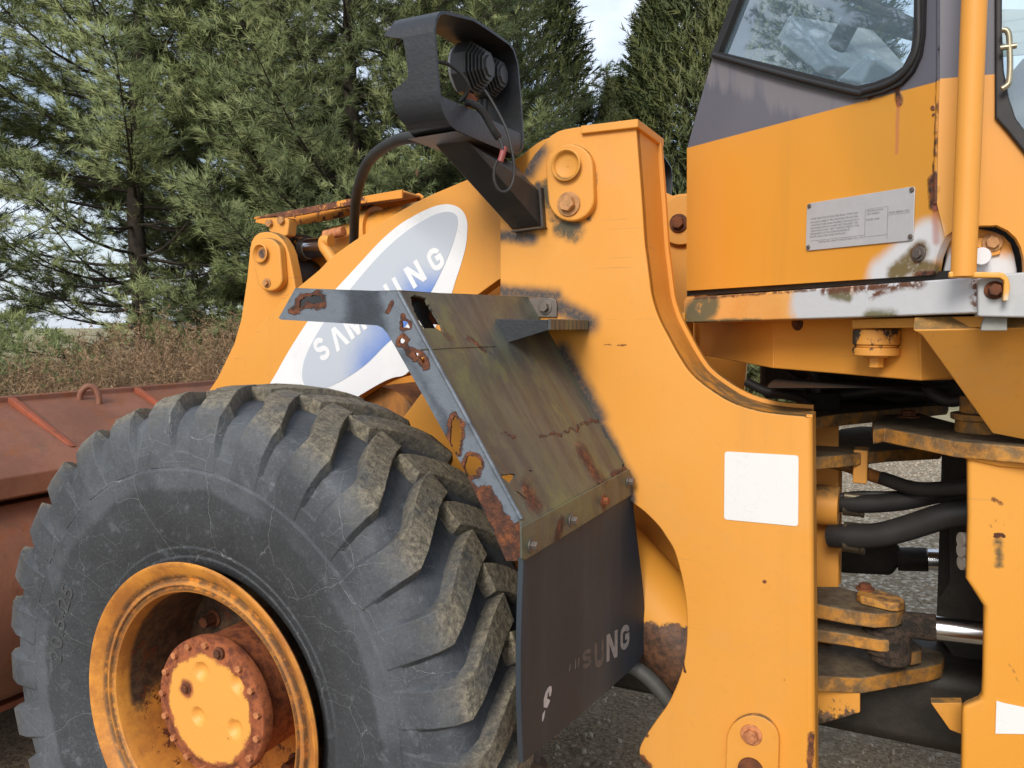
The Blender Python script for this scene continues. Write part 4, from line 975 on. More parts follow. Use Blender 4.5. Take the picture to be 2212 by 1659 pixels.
# data plate with its small print
dp = [(1743, 440), (1976, 402), (1972, 519), (1740, 542)]
dplate = plate('data_plate', rrect(*dp, r=7), facet(.004), .003, M_plate, cab, bevel=.0008)
me_all = []
def dpt(u, v):                                            # u,v in 0..1 on the plate
    a = Vector(dp[0]).lerp(Vector(dp[1]), u); b = Vector(dp[3]).lerp(Vector(dp[2]), u); return PF(a.lerp(b, v), .0045)
rows = [('TYPE CERTIFICATION FOR ROLL OVER AND', .04, .36, .44), ('FALLING OBJECT PROTECTIVE STRUCTURE', .04, .43, .44), ('THIS STRUCTURE WHEN PROPERLY INSTALLED ON A', .04, .495, .45), ('MACHINE WHICH DOES NOT EXCEED THE', .04, .555, .44),
        ('CERTIFICATION TEST WEIGHT MEETS THE', .04, .615, .45), ('REQUIREMENTS OF THE CRITERIA ESTABLISHED BY', .04, .675, .37), ('ROPS SAE J1040 AND FOPS J231', .04, .735, .33), ('SAMSUNG HEAVY INDUSTRIES CO., LTD.', .12, .86, .42),
        ('CERTIFICATION', .56, .36, .15), ('TEST WEIGHT', .56, .42, .12), ('MODEL NAME', .56, .53, .12), ('FOPS SERIAL NO.', .77, .45, .19)]
ink = []; inf = []
for txt, u0, v0, uw in rows:
    me = text_mesh(txt, 1.0); xs = [v.co.x for v in me.vertices]; x0, x1 = min(xs), max(xs); k = len(ink)
    for v in me.vertices: ink.append(dpt(u0 + (v.co.x - x0) / (x1 - x0) * uw, v0 - (v.co.y) * .052))
    inf += [[k + i for i in p.vertices] for p in me.polygons]; bpy.data.meshes.remove(me)
def inkrect(u0, v0, u1, v1):
    k = len(ink); ink.extend([dpt(u0, v0), dpt(u1, v0), dpt(u1, v1), dpt(u0, v1)]); inf.append([k, k + 1, k + 2, k + 3])
for r in ((.545, .30, .548, .84), (.755, .30, .758, .92), (.04, .80, .545, .805), (.545, .84, .755, .845), (.545, .30, .755, .304), (.755, .47, .96, .474)): inkrect(*r)
link('plate_print', mesh('plate_print', ink, inf), M_ink, dplate, None)
for u, v in ((.025, .06), (.975, .06), (.975, .93), (.025, .93)):
    bm = bmesh.new(); p = dpt(u, v); cyl(bm, p, p + FN * .003, .0055, 14, .004); link('rivet', bm_mesh('rivet', bm), M_bolt, dplate, 40)
bolt('corner_bolt', PF((1985, 548), .001), FN, .010, M_bolt, cab, h=.006)
# weld bead down the corner
tube('corner_weld', [PF(p, -.001) for p in ((2031, -400), (2030, 170), (2026, 290), (2023, 440))], .006, M_cab, cab, n=8, sub=1)
# sill under the facet, floor edge
def sillmat():
    g = NB('sill_paint'); w = g.warped(12, .06); w2 = g.warped(35, .015); f = g.noise(40, 6, .75)
    def s(lst): return [(PF(a, .02), PF(b, .02), r0, r1) for a, b, r0, r1 in lst]
    c = g.mix(g.ramp(g.noise(6, 4), .35, .65), (.74, .34, .085), (.78, .40, .12))
    c = g.mix(g.segs(w, s([((1740, 665), (1830, 660), .03, .06), ((1900, 650), (2112, 640), .06, .11)])), c, (.56, .58, .61))
    c = g.mix(g.mul(g.segs(w2, s([((1500, 680), (1530, 655), .03, .055), ((1880, 690), (1920, 692), .012, .03), ((1920, 690), (1955, 694), .004, .012), ((1480, 694), (1640, 693), .002, .010), ((1800, 632), (1830, 640), .006, .02)])), g.ramp(f, .3, .46, .3, 1)), c, (.16, .15, .085))
    c = g.mix(g.mul(g.segs(w2, s([((1780, 628), (1990, 612), .003, .016), ((1880, 640), (1960, 612), .001, .012), ((2104, 605), (2108, 660), .004, .014), ((1760, 625), (1500, 645), .001, .007)])), g.ramp(f, .40, .52)), c, (.13, .055, .03))
    g.bump(f, .003, .5); return g.done(c, .55)
M_sill = sillmat()
sill = plate('cab_sill', [(1476, 652), (1480, 643), (1700, 628), (2110, 598), (2112, 676), (1900, 684), (1480, 697), (1476, 690)], facet(.02), .30, M_sill, cab, bevel=.004)
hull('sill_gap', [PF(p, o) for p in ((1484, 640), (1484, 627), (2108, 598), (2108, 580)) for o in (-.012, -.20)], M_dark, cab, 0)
# pillar, door, arch with the pin plate
YD = 1.75
M_pillar = M_cab
arch_out = [(2041, 512), (2056, 500), (2075, 494), (2120, 487), (2150, 487)] + z35((1735, 0), (1800, 2), (1960, 80), (2080, 190), (2150, 320), (2190, 480), (2200, 640))
door_l = z34((1850, -2400)) + [(2150, -300), (2150, 253), (2160, 262), (2175, 282), (2215, 332), (2400, 560), (2400, 640)]
pill = plateY('cab_pillar', [(2032, -420), (2030, 170), (2027, 280), (2024, 440), (2041, 512)] + arch_out[1:] + [(2205, 650), (3400, 650), (3400, 560), (2400, 560), (2215, 330), (2175, 282), (2150, 253), (2150, -420)], YD, .03, M_cab, cab, bevel=.003)
plateY('door_seal', [(2150, -420), (2150, 253), (2175, 282), (2215, 332), (2400, 560), (2440, 560), (2232, 305), (2195, 255), (2180, 210), (2169, 150), (2165, 60), (2166, -420)], YD - .012, .03, M_seal, cab, bevel=.004)
plateY('door_glass', [(2158, -420), (2158, 180), (2185, 255), (2420, 560), (2700, 560), (2700, -420)], YD + .012, .005, M_glass, cab, bevel=0)
# pale wall chart behind the door glass, grab rod with its stud
def chartmat():
    g = NB('chart_paper'); w = g.n.new('ShaderNodeTexWave'); w.wave_type = 'BANDS'; w.bands_direction = 'Z'; w.inputs['Scale'].default_value = 14; g.put(w.inputs['Vector'], g.obj())
    return g.done(g.mix(g.mul(g.ramp(w.outputs['Fac'], .85, .95), .35), (.70, .72, .66), (.30, .32, .30)), .6)
plateY('wall_chart', [(2160, 20), (2290, 20), (2290, 112), (2160, 122)], YD + .10, .004, chartmat(), cab, bevel=0)
plateY('seat_back', [(2150, 190), (2172, 168), (2212, 120), (2330, 60), (2420, 200), (2300, 360), (2190, 290)], YD + .18, .25, M_dark, cab, bevel=.03)
M_rod = simple('rod_steel', (.42, .38, .27), .35, .7)
tube('door_rod', [PY(p, YD - .03) for p in z34((1930, 375), (1990, 390), (2020, 450), (2030, 600), (2035, 850), (2020, 1040), (1990, 1090), (1930, 1130))], .0052, M_rod, cab, n=10)
tube('door_stud', [PY(p, YD - .03) for p in z34((1910, 610), (2120, 580))], .005, M_rod, cab, n=10, sub=1)
plateY('arch_back', [(2000, 640), (2000, 470), (2230, 470), (2230, 640)], YD + .16, .01, M_dark, cab, bevel=0)
M_pinplate = yellow('pin_plate_paint', white=[S((2055, 600), (2190, 600), .03, .06, 1.80), S((2065, 560), (2050, 590), .01, .03, 1.80)])
pplate = plateY('pin_plate', z35((985, 790), (1050, 480), (1060, 360), (1130, 120), (1180, 40), (1330, 0), (1760, 100), (1900, 160), (2000, 270), (2060, 460), (2095, 660), (2090, 790)), YD + .045, .03, M_pinplate, cab, bevel=.004)
M_pinw = simple('white_pin_paint', (.72, .70, .71), .5, var=.06)
c = PY(z35((1572, 458))[0], YD + .0); bm = bmesh.new(); cyl(bm, c + Vector((0, .035, 0)), c, .0165, 36); link('hinge_pin', bm_mesh('hinge_pin', bm), M_pinw, pplate, 40, .002)
plateY('pin_keeper', z35((1490, 190), (1800, 160), (1850, 200), (1850, 430), (1740, 455), (1680, 470), (1600, 360), (1490, 330)), YD + .037, .008, M_yel, pplate)
bolt('keeper_bolt', PY(z35((1730, 260))[0], YD + .037), (0, -1, 0), .012, M_pinbolt, pplate, h=.010)
# handrail with its bent foot
q = PD((2081, 590), 1.43); HX, HY = q.x, q.y
def hz(py):
    t = ray((2095, py)); k = 1.43 / 1.0; return (O + t * 1.43).z
rail = cylo('handrail', (HX, HY, PD((2081, 597), 1.43).z), (HX, HY, 3.2), .0205, M_yel, cab, 28, 0)
def footmat():
    g = NB('rail_foot_paint'); return g.done(g.mix(g.ramp(g.noise(14, 5), .42, .58), (.74, .36, .06), (.60, .58, .50)), .5)
M_foot = footmat()
fz0 = PD((2081, 597), 1.43).z
ft_ = [PY(p, HY) for p in z35((1080, 690), (1080, 780), (1830, 785), (1890, 830), (1880, 1000), (1870, 1130), (1960, 1130), (1985, 900), (1960, 790), (1890, 710), (1800, 700))]
plate('rail_foot', None, planeY(HY - .012), .024, M_foot, rail, pts3=[Vector((p.x, HY - .012, p.z)) for p in ft_], bevel=.003)
sb = plateY('side_sill', [(2112, 603), (2180, 590), (2420, 575), (3400, 540), (3400, 700), (2420, 690), (2112, 684)], 1.665, .12, simple('side_sill_paint', (.52, .54, .56), .55, var=.2, scale=7, bump=.001), cab, bevel=.004)
bolt('foot_bolt', PY(z35((1760, 960))[0], 1.664), (0, -1, 0), .011, M_rusty, sb, h=.02)
plateY('sill_tab', z35((1610, 1352), (1950, 1352), (1950, 1560), (1560, 1560), (1570, 1480)), 1.69, .02, simple('grey_tab', (.30, .30, .28), .6), cab, bevel=.002)
# what can be made out through the glass: floor, console, wheel, seat, far windows, roof
hull('cab_floor', [Vector(p) for p in ((.10, 1.80, 1.70), (-.46, 2.24, 1.70), (-.46, 2.80, 1.70), (.10, 3.28, 1.70), (1.6, 3.28, 1.70), (1.6, 1.80, 1.70))] + [Vector(p) for p in ((.10, 1.80, 1.66), (1.6, 3.28, 1.66), (-.46, 2.5, 1.66), (1.6, 1.8, 1.66))], M_grey, cab, 0)
hull('cab_roof', boxpts(-.2, 1.7, 1.75, 3.3, 3.15, 3.25), M_cab, cab, .02)
box('cab_rear_wall', 1.6, 1.64, 1.78, 3.28, 1.7, 2.2, M_grey, cab); box('cab_rear_post', 1.6, 1.66, 1.75, 1.85, 2.2, 3.15, M_grey, cab); box('cab_rear_post', 1.6, 1.66, 3.2, 3.3, 2.2, 3.15, M_grey, cab)
box('far_door', .12, 1.6, 3.24, 3.28, 1.7, 2.25, M_grey, cab); box('far_post', .06, .14, 3.22, 3.30, 1.7, 3.15, M_cab, cab)
hull('far_corner_panel', [Vector((.08, 3.28, z)) for z in (1.7, 2.2)] + [Vector((-.48, 2.84, z)) for z in (1.7, 2.3)] + [Vector((.06, 3.26, z)) for z in (1.7, 2.2)], M_cab, cab, 0)
hull('front_panel', boxpts(-.50, -.47, 2.22, 2.84, 1.62, 2.10), M_cab, cab, 0)
hull('front_post', [Vector((-.50, 2.21, 2.1)), Vector((-.46, 2.25, 2.1)), Vector((-.22, 2.03, 3.2)), Vector((-.18, 2.07, 3.2)), Vector((-.5, 2.27, 2.1)), Vector((-.22, 2.09, 3.2))], M_cab, cab, .004)
def PFi(p, off): return PF(p, -off)
con = [PF(p, -.22) for p in z26((738, 235), (822, 80), (1075, 385), (985, 440))]; con2 = [p + Vector((.20, .22, 0)) for p in con]
hull('console', con + con2, M_ltgrey, cab, .01)
con = [PF(p, -.20) for p in z26((1090, 470), (1290, 300), (1330, 340), (1240, 500))]; hull('side_console', con + [p + Vector((.12, .2, -.05)) for p in con], M_ltgrey, cab, .01)
sc_ = PF(z26((1230, 40))[0], -.30); bm = bmesh.new(); t = Vector((.5, -.35, .8)).normalized(); u = t.orthogonal().normalized(); w_ = t.cross(u)
tube('x', [sc_ + (u * math.cos(a) + w_ * math.sin(a)) * .19 for a in [2 * math.pi * k / 40 for k in range(41)]], .014, None, n=10, sub=1, bm=bm); cyl(bm, sc_ - t * .5, sc_ - t * .02, .025, 14)
for k in range(3):
    a = 2 * math.pi * k / 3 + .4; cyl(bm, sc_ - t * .02, sc_ + (u * math.cos(a) + w_ * math.sin(a)) * .185, .010, 8)
link('steering_wheel', bm_mesh('steering_wheel', bm), M_dark, cab, 50)
hull('operator_seat', boxpts(.62, 1.05, 2.15, 2.7, 1.95, 2.15), M_dark, cab, .04); hull('seat_backrest', boxpts(1.0, 1.15, 2.15, 2.7, 2.1, 2.75), M_dark, cab, .05)

# ------------------------------------------------------------------ rear frame and the joint between the frames
f28 = zr(2800, 1200, 1.7068); z32 = zr(3200, 1750, 2.4688); z33 = zr(3200, 2250, 2.4688)
SB = facet(-.10)
beam1 = plate('support_beam', f28((500, 110), (1505, 130), (1505, 552), (500, 467)), SB, .25, M_yel, L, bevel=.004)
# left part of the beam turns a little further away
a = PP(f28((500, 467))[0], *SB); n2 = (FN + Vector((-.22, .10, 0))).normalized()
plate('support_beam_end', f28((0, 90), (501, 110), (501, 467), (40, 380), (0, 372)), (a, n2), .12, M_yel, beam1, bevel=.003)
a = PP(f28((1505, 552))[0], *SB); n3 = Vector((.62, -.78, 0)).normalized()
plate('support_beam_end', f28((1505, 130), (1760, 110), (1760, 526), (1709, 531), (1505, 552)), (a, n3), .10, M_yel, beam1, bevel=.003)
bolt('beam_bolt', PP(f28((668, 160))[0], *SB), FN, .012, M_rusty, beam1)
mp_ = facet(-.02)
mplate = plate('mount_plate', f28((1035, 132), (1400, 122), (1900, 108), (1945, 108), (1945, 186), (1035, 192)), mp_, .16, M_dirty, L)
q = PP(f28((1207, 200))[0], FA - FN * .075, FN); bm = bmesh.new()
cyl(bm, q, q - Vector((0, 0, .034)), .049, 30); cyl(bm, q - Vector((0, 0, .034)), q - Vector((0, 0, .040)), .045, 30); cyl(bm, q - Vector((0, 0, .040)), q - Vector((0, 0, .058)), .050, 30)
def mountmat():
    g = NB('rubber_mount_paint'); return g.done(g.mix(g.ramp(g.noise(16, 6, .75, stretch=(1, 1, .5)), .44, .5), (.03, .03, .028), (.66, .29, .05)), .6)
rm_ = link('rubber_mount', bm_mesh('rubber_mount', bm), mountmat(), mplate, 40, .004)
bolt('mount_bolt', q - Vector((0, 0, .058)), (0, 0, -1), .017, M_yel, mplate, h=.022)
# leaning gusset
g0, g1, g2 = PY((2000, 712), 1.74), PY((2144, 938), 1.93), PY((2212, 945), 1.93)
plate('frame_gusset', f28((1452, 207), (1512, 242), (1700, 500), (1995, 912)) + [(2212, 950), (2420, 960), (2420, 705)], plane3(g0, g1, g2), .04, M_dirty, L, bevel=.003)
# rear hinge plate and the box behind it
ZH = PY((2066, 952), 1.95).z
hp = [PZ(p, ZH) for p in f28((1185, 885), (1260, 872), (1750, 962), (2212, 1000), (2600, 1030), (3000, 1062), (3000, 960), (2000, 905), (1600, 800), (1500, 770), (1250, 785), (1175, 830))]
def prism(name, top, dz, mat, parent, bevel=.004):
    n = len(top); vs = list(top) + [p - Vector((0, 0, dz)) for p in top]
    fs = [list(range(n)), list(range(2 * n - 1, n - 1, -1))] + [[i, (i + 1) % n, n + (i + 1) % n, n + i] for i in range(n)]
    return link(name, mesh(name, vs, fs), mat, parent, 40, bevel)
prism('hinge_plate', hp, .036, M_grime, L)
plateY('frame_top_band', f28((1752, 965), (2212, 1004), (2600, 1035), (3400, 1110), (3400, 1300), (2600, 1200), (2212, 1156), (2050, 1140), (1830, 1092), (1762, 1066)), 1.945, .05, M_rearp, L, bevel=.006)
col_px = z32((1650, 190), (1655, 800), (1640, 1385)) + z33((1640, 165), (1720, 290), (1790, 400), (1815, 440), (1815, 600), (1805, 1150), (1797, 1310), (1770, 1350), (1650, 1400), (1610, 1432), (1600, 1500), (1598, 1700)) + [(2075, 1760), (3400, 2300), (3400, 1110), (2420, 1005), (2212, 985)]
rear = plateY('rear_frame', col_px, 1.955, .03, M_rearp, L, bevel=.010)
plateY('rear_sticker', z33((1940, 1365), (2000, 1385), (2212, 1430), (2600, 1450), (2600, 1700), (1930, 1690)), 1.9525, .0012, M_white, rear, bevel=0)
# dark depth of the rear frame behind the column, with the pale hose ends
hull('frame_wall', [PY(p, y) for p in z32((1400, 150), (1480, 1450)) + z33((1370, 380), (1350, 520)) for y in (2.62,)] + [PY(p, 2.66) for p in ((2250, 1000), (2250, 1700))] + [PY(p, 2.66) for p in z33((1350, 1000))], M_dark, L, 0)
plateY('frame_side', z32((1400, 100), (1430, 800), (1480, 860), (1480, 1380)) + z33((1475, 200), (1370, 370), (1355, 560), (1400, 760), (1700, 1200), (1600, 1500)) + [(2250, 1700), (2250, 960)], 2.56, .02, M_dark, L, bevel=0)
for i, px in enumerate(((1580, 1010), (1580, 1115), (1585, 1235))):
    a = PY(z32(px)[0], 2.05); cylo('hose_fitting', a, a + Vector((.10, .05, -.004)), .017, simple('pale_fitting', (.40, .36, .31), .5, var=.4, scale=30), L, 20)
# front hinge plates and webs
ZF = PY((1762, 902), 2.2).z
fp = [PZ(p, ZF) for p in f28((700, 800), (790, 798), (965, 775), (1300, 745), (1690, 708), (1700, 690), (1640, 660), (1200, 650), (790, 690), (700, 700))]
prism('hinge_plate', fp, .034, M_grime, L)
ZF2 = PY((1762, 985), 2.2).z
fp = [PZ(p, ZF2) for p in f28((700, 1075), (790, 1072), (980, 1056), (1300, 1022), (1640, 1005), (1660, 985), (1500, 880), (1100, 860), (960, 880), (790, 960), (700, 970))]
prism('hinge_plate', fp, .034, M_grime, L)
web = hull('frame_web', [PY(p, y) for p in ((1690, 900), (1812, 900), (1812, 1310), (1690, 1310)) for y in (2.40, 2.48)], M_yel, L, .004)
plateY('web_strip', z32((365, 250), (412, 250), (400, 1460), (352, 1440)), 2.50, .03, M_dirty, web)
a, b = PY(z32((60, 650))[0], 2.36), PY(z32((385, 652))[0], 2.36); cylo('pipe_boss', a, Vector((b.x, a.y, a.z)), .0555, M_yel, web, 40, .003)
prism('top_block', [PZ(p, ZF + .05) for p in f28((715, 640), (960, 630), (965, 560), (720, 570))], .05, M_dark, L)
# hoses
def hz_(pts, Y0, Y1): return [PY(p, Y0 + (Y1 - Y0) * i / (len(pts) - 1)) for i, p in enumerate(z32(*pts))]
tube('steel_pipe', hz_([(300, 250), (440, 280), (600, 335), (700, 365)], 2.36, 2.36), .016, simple('brass_pipe', (.24, .13, .045), .5, .3), L)
tube('hydraulic_hose', hz_([(650, 350), (740, 385), (820, 405)], 2.36, 2.36), .0175, simple('brass_spring', (.36, .17, .05), .5, .3), L, sub=12, ribs=.07)
tube('hydraulic_hose', hz_([(810, 402), (900, 432), (1000, 468), (1120, 500), (1250, 512), (1400, 505), (1560, 495), (1750, 480)], 2.36, 2.20), .0185, M_rubber, L)
box_c = PY(z32((595, 320))[0], 2.32); box('pipe_clamp', box_c.x - .018, box_c.x + .018, 2.31, 2.38, box_c.z - .036, box_c.z + .055, M_dirty, L)
tube('hydraulic_hose', hz_([(350, 590), (480, 565), (640, 556), (850, 560), (1100, 550), (1400, 520)], 2.38, 2.38), .0085, M_rubber, L)
tube('hydraulic_hose', hz_([(330, 640), (460, 650), (640, 655), (850, 645), (1050, 620), (1300, 565), (1500, 530), (1750, 500)], 2.40, 2.30), .0255, M_rubber, L)
tube('hydraulic_hose', hz_([(300, 970), (450, 975), (620, 975), (820, 955), (1050, 895), (1250, 830), (1450, 770), (1750, 730)], 2.34, 2.24), .033, M_rubber, L)
# thinner lines, crimped ends and clips round the joint
def lines(pts, Y0, Y1, r): tube('hydraulic_hose', [PY(p, Y0 + (Y1 - Y0) * i / (len(pts) - 1)) for i, p in enumerate(f28(*pts))], r, M_rubber, L, n=10)
lines([(430, 610), (560, 575), (760, 590), (1000, 575), (1300, 570), (1700, 545)], 2.45, 2.35, .012)
lines([(450, 640), (700, 640), (960, 650), (1250, 610), (1520, 640), (1700, 650)], 2.5, 2.4, .015)
lines([(560, 470), (700, 560), (800, 520), (950, 560), (1150, 600), (1450, 590)], 2.55, 2.5, .010)
lines([(1530, 560), (1590, 640), (1700, 690), (1800, 680)], 2.2, 2.15, .014)
lines([(760, 480), (800, 560), (800, 640), (830, 700)], 2.4, 2.4, .016)
lines([(1180, 600), (1320, 680), (1500, 660), (1650, 700)], 2.6, 2.5, .011)
lines([(320, 560), (450, 620), (640, 660), (760, 720)], 2.36, 2.3, .013)
M_crimp = simple('crimped_fitting', (.20, .17, .12), .45, .6, var=.5, scale=30)
for px, Yc, rr in (((425, 975), 2.335, .041), ((425, 650), 2.395, .033), ((430, 575), 2.375, .011)):
    a = PY(z32(px)[0], Yc); cylo('hose_fitting', a, a + Vector((.045, 0, -.001)), rr, M_crimp, L, 24, .003); cylo('hose_fitting', a + Vector((.045, 0, -.001)), a + Vector((.056, 0, -.001)), rr * 1.04, M_crimp, L, 24, .002)
g_ = PY(z33((520, 300))[0], 2.2)
for px in ((700, 810), (1420, 800)): 
    q = PZ(f28(px)[0], ZF if px[0] < 1000 else ZH); bolt('hinge_bolt', q, (0, 0, 1), .020, M_rusty, L)
hpz = PZ(f28((1905, 905))[0], ZH); bm = bmesh.new(); cyl(bm, hpz, hpz + Vector((0, 0, .03)), .050, 28); cyl(bm, hpz + Vector((0, 0, .03)), hpz + Vector((0, 0, .045)), .060, 28); cyl(bm, hpz + Vector((0, 0, .045)), hpz + Vector((0, 0, .085)), .042, 28)
link('hinge_pin', bm_mesh('hinge_pin', bm), M_grime, L, 40, .003)
# far steering cylinder, in silhouette
fc = [PY(p, 3.0) for p in z32((520, 1200), (960, 1200), (1260, 1205), (1700, 1230))]
hull('far_cylinder_lug', [PY(p, y) for p in z32((300, 1070), (960, 1035), (1000, 1110), (1000, 1240), (900, 1360), (400, 1335), (300, 1300)) for y in (2.98, 3.1)], M_dark, L, .01)
cylo('far_cylinder_rod', fc[1], fc[2], .040, M_dark, L); cylo('far_cylinder_rod', fc[2], fc[3], .036, M_chrome, L)
pm = text_mesh('HR E HANNAM 100R4', 1.0); xs = [v.co.x for v in pm.vertices]; x0, x1 = min(xs), max(xs)
hp0 = [Vector(p) for p in z32((720, 1012), (800, 1008), (900, 996), (1000, 972), (1080, 948))]
for v in pm.vertices:
    t = (v.co.x - x0) / (x1 - x0) * 3.999; k = int(t); q = hp0[k].lerp(hp0[k + 1], t - k) + Vector((0, -v.co.y * 5.2)); v.co = PY(q, 2.2795)
link('hose_print', pm, simple('hose_ink', (.22, .22, .21), .6), L, None)
box('frame_cross', -.30, -.22, 2.36, 2.50, 1.06, 1.14, M_dirty, L)
# near steering cylinder between its lugs
ZL = PY(z33((135, 400))[0], 2.18).z
lug_ = prism('steering_lug', [PZ(p, ZL) for p in z33((60, 395), (135, 400), (450, 460), (740, 500), (960, 490), (1045, 440), (1040, 370), (900, 330), (560, 280), (390, 235), (60, 230))], .040, M_grime, L, .006)
cpz = [PZ(p, ZL + .024) for p in z33((560, 300), (590, 250), (650, 240), (700, 250), (850, 290), (960, 320), (1020, 350), (1030, 385), (980, 405), (900, 400), (700, 355), (600, 330))]
def capmat():
    g = NB('pin_cap_paint'); return g.done(g.mix(g.ramp(g.noise(22, 6, .7), .45, .6), (.52, .25, .05), (.16, .085, .04)), .6)
prism('steering_pin_cap', cpz, .022, capmat(), lug_, .004)
b0 = cpz[1].lerp(cpz[3], .5) + Vector((.0, -.01, 0)); bolt('pin_cap_bolt', b0, (0, 0, 1), .016, M_rusty, lug_)
kc = PZ(z33((905, 420))[0], ZL); 
def knuckmat():
    g = NB('greasy_knuckle'); f = g.noise(26, 6, .75); g.bump(f, .02, 1.0); return g.done(g.mix(g.ramp(f, .4, .6), (.020, .016, .013), (.085, .055, .038)), .8)
M_kn = knuckmat()
cylo('rod_end', kc - Vector((0, 0, .042)), kc - Vector((0, 0, .150)), .050, M_kn, L, 32, .010)
cylo('rod_end', kc - Vector((.01, 0, .06)), kc - Vector((.01, 0, .125)), .058, M_kn, L, 24, .008)
Yk = kc.y; a = PY(z33((1000, 610))[0], Yk); b = PY(z33((1345, 645))[0], Yk); c2 = PY(z33((1900, 705))[0], Yk)
cylo('rod_sleeve', a, b, .0335, M_kn, L, 28); cylo('steering_rod', b, c2, .030, M_chrome, L, 32, 0)
ZL2 = PY(z33((135, 665))[0], 2.18).z
prism('steering_lug', [PZ(p, ZL2) for p in z33((60, 650), (135, 655), (450, 700), (800, 760), (1000, 760), (1040, 700), (800, 640), (400, 560), (60, 540))], .034, M_grime, L, .005)
plateY('lug_web', z33((60, 480), (400, 480), (520, 500), (230, 600), (220, 660), (60, 650)), 2.41, .03, M_yel, L)
ZL3 = PY(z33((135, 1110))[0], 2.18).z
low = prism('lower_hinge_plate', [PZ(p, ZL3) for p in z33((60, 1120), (130, 1115), (620, 1135), (900, 1085), (1250, 1030), (1400, 990), (1430, 930), (1400, 880), (1200, 820), (900, 770), (340, 760), (60, 760))], .045, M_grime, L, .006)
pp_ = [PZ(p, ZL3 + .05) for p in z33((930, 840), (1060, 765), (1130, 765), (1205, 830), (1200, 860), (1120, 880), (1000, 870))]; prism('lower_pin_cap', pp_, .04, M_grime, low, .006)
hb = PZ(z33((840, 965))[0], ZL3 + .001); bm = bmesh.new(); cyl(bm, hb, hb + Vector((0, 0, .003)), .030, 24); link('drain_plug', bm_mesh('drain_plug', bm), M_dark, low, 40)
hull('lower_web', [PY(p, y) for p in z33((60, 700), (335, 740), (335, 1080), (60, 1080)) for y in (2.42, 2.48)], M_yel, L, .004)
def lowmat():
    g = NB('lower_frame_paint'); f = g.noise(16, 7, .75); x, y, z = g.sep(g.obj()); zz = PY(z33((400, 1440))[0], 2.2).z
    m = g.ramp(g.add(g.math('SUBTRACT', zz, z), g.mul(g.math('SUBTRACT', f, .5), .35)), .0, .02)
    return g.done(g.mix(m, (.74, .33, .05), g.mix(g.ramp(g.noise(40, 5, .7), .4, .6), (.05, .035, .02), (.20, .12, .07))), .6)
hull('lower_frame_box', [PY(p, y) for p in z33((60, 1225), (595, 1215), (595, 1480), (330, 1500), (120, 1620), (60, 1620)) for y in (2.22, 2.34)], lowmat(), L, .004)
# axle and driveline: dark bulk under the joint
hull('driveline', boxpts(-.30, .60, 2.42, 2.75, .42, .66), M_dark, L, .05)
hull('driveline', boxpts(-.6, .2, 2.5, 2.62, .50, .62), M_dark, L, .02)
plateY('rear_gusset', z33((1290, 1385), (1600, 1385), (1600, 1700), (1480, 1654)), 2.05, .03, M_dirty, L)
hull('upper_hoses', [PZ(p, 1.46) for p in f28((450, 600), (1600, 600), (1600, 560), (500, 540))] + [PZ(p, 1.43) for p in f28((450, 600), (1600, 600))], M_dark, L, .01)
hull('dark_block', boxpts(-.42, .9, 2.62, 3.0, 1.37, 1.62), M_dark, L, .03)  # dark block added to black out the space between beam and hinge
hull('rear_frame_bulk', boxpts(.42, 2.6, 2.10, 2.95, .5, 1.55), M_dark, L, .03)

# ------------------------------------------------------------------ bucket
def bucketmat():
    g = NB('bucket_paint'); f = g.noise(30, 7, .75)
    c = g.mix(g.ramp(g.noise(3, 6, .65), .35, .65), (.190, .076, .044), (.270, .112, .066)); c = g.mix(g.ramp(g.noise(7, 7, .7, off=3), .52, .66), c, (.25, .085, .03))
    c = g.mix(g.mul(g.ramp(g.noise(5, 6, .7, off=8), .55, .7), .5), c, (.13, .085, .05)); c = g.mix(g.mul(g.ramp(f, .58, .7), .5), c, (.08, .03, .02))
    g.bump(f, .004, .6); return g.done(c, .6)
M_buck = bucketmat()
M_rib = simple('rib_rust', (.36, .085, .035), .65, var=.4, scale=10, bump=.003, col2=(.20, .06, .03))
TX = -3.17; Yb0, Yb1 = 1.14, 3.90
tz = PX((0, 857), TX).z
lipb = PX((0, 872), TX + .01).z
k1 = PY((177, 974), 1.975)
prof = [(TX - .02, tz), (TX + .012, tz), (TX + .014, lipb), (k1.x, k1.z + .02)]
q1 = PY((40, 1052), 1.80); q0 = PY((0, 1000), 1.80)
prof += [(k1.x + .10, k1.z - .035), (k1.x + .112, k1.z - .105), (k1.x - .06, k1.z - .15)]
cxb, czb, rb = -3.02, .66, .42
for k in range(13):
    a = R(52 - k * 11); prof.append((cxb + rb * math.cos(a) * 1.05, czb + rb * math.sin(a)))
prof += [(cxb - .1, .235), (cxb - 1.15, .14), (cxb - 1.15, .165), (cxb - .2, .27), (TX - .25, .40), (TX - .30, .75), (TX - .12, 1.10)]
n = len(prof); vs = [(x, Yb0, z) for x, z in prof] + [(x, Yb1, z) for x, z in prof]
fs = [list(range(n)), list(range(2 * n - 1, n - 1, -1))] + [[i, (i + 1) % n, n + (i + 1) % n, n + i] for i in range(n)]
bucket = link('bucket', mesh('bucket', vs, fs), M_buck, L, 24, .006)
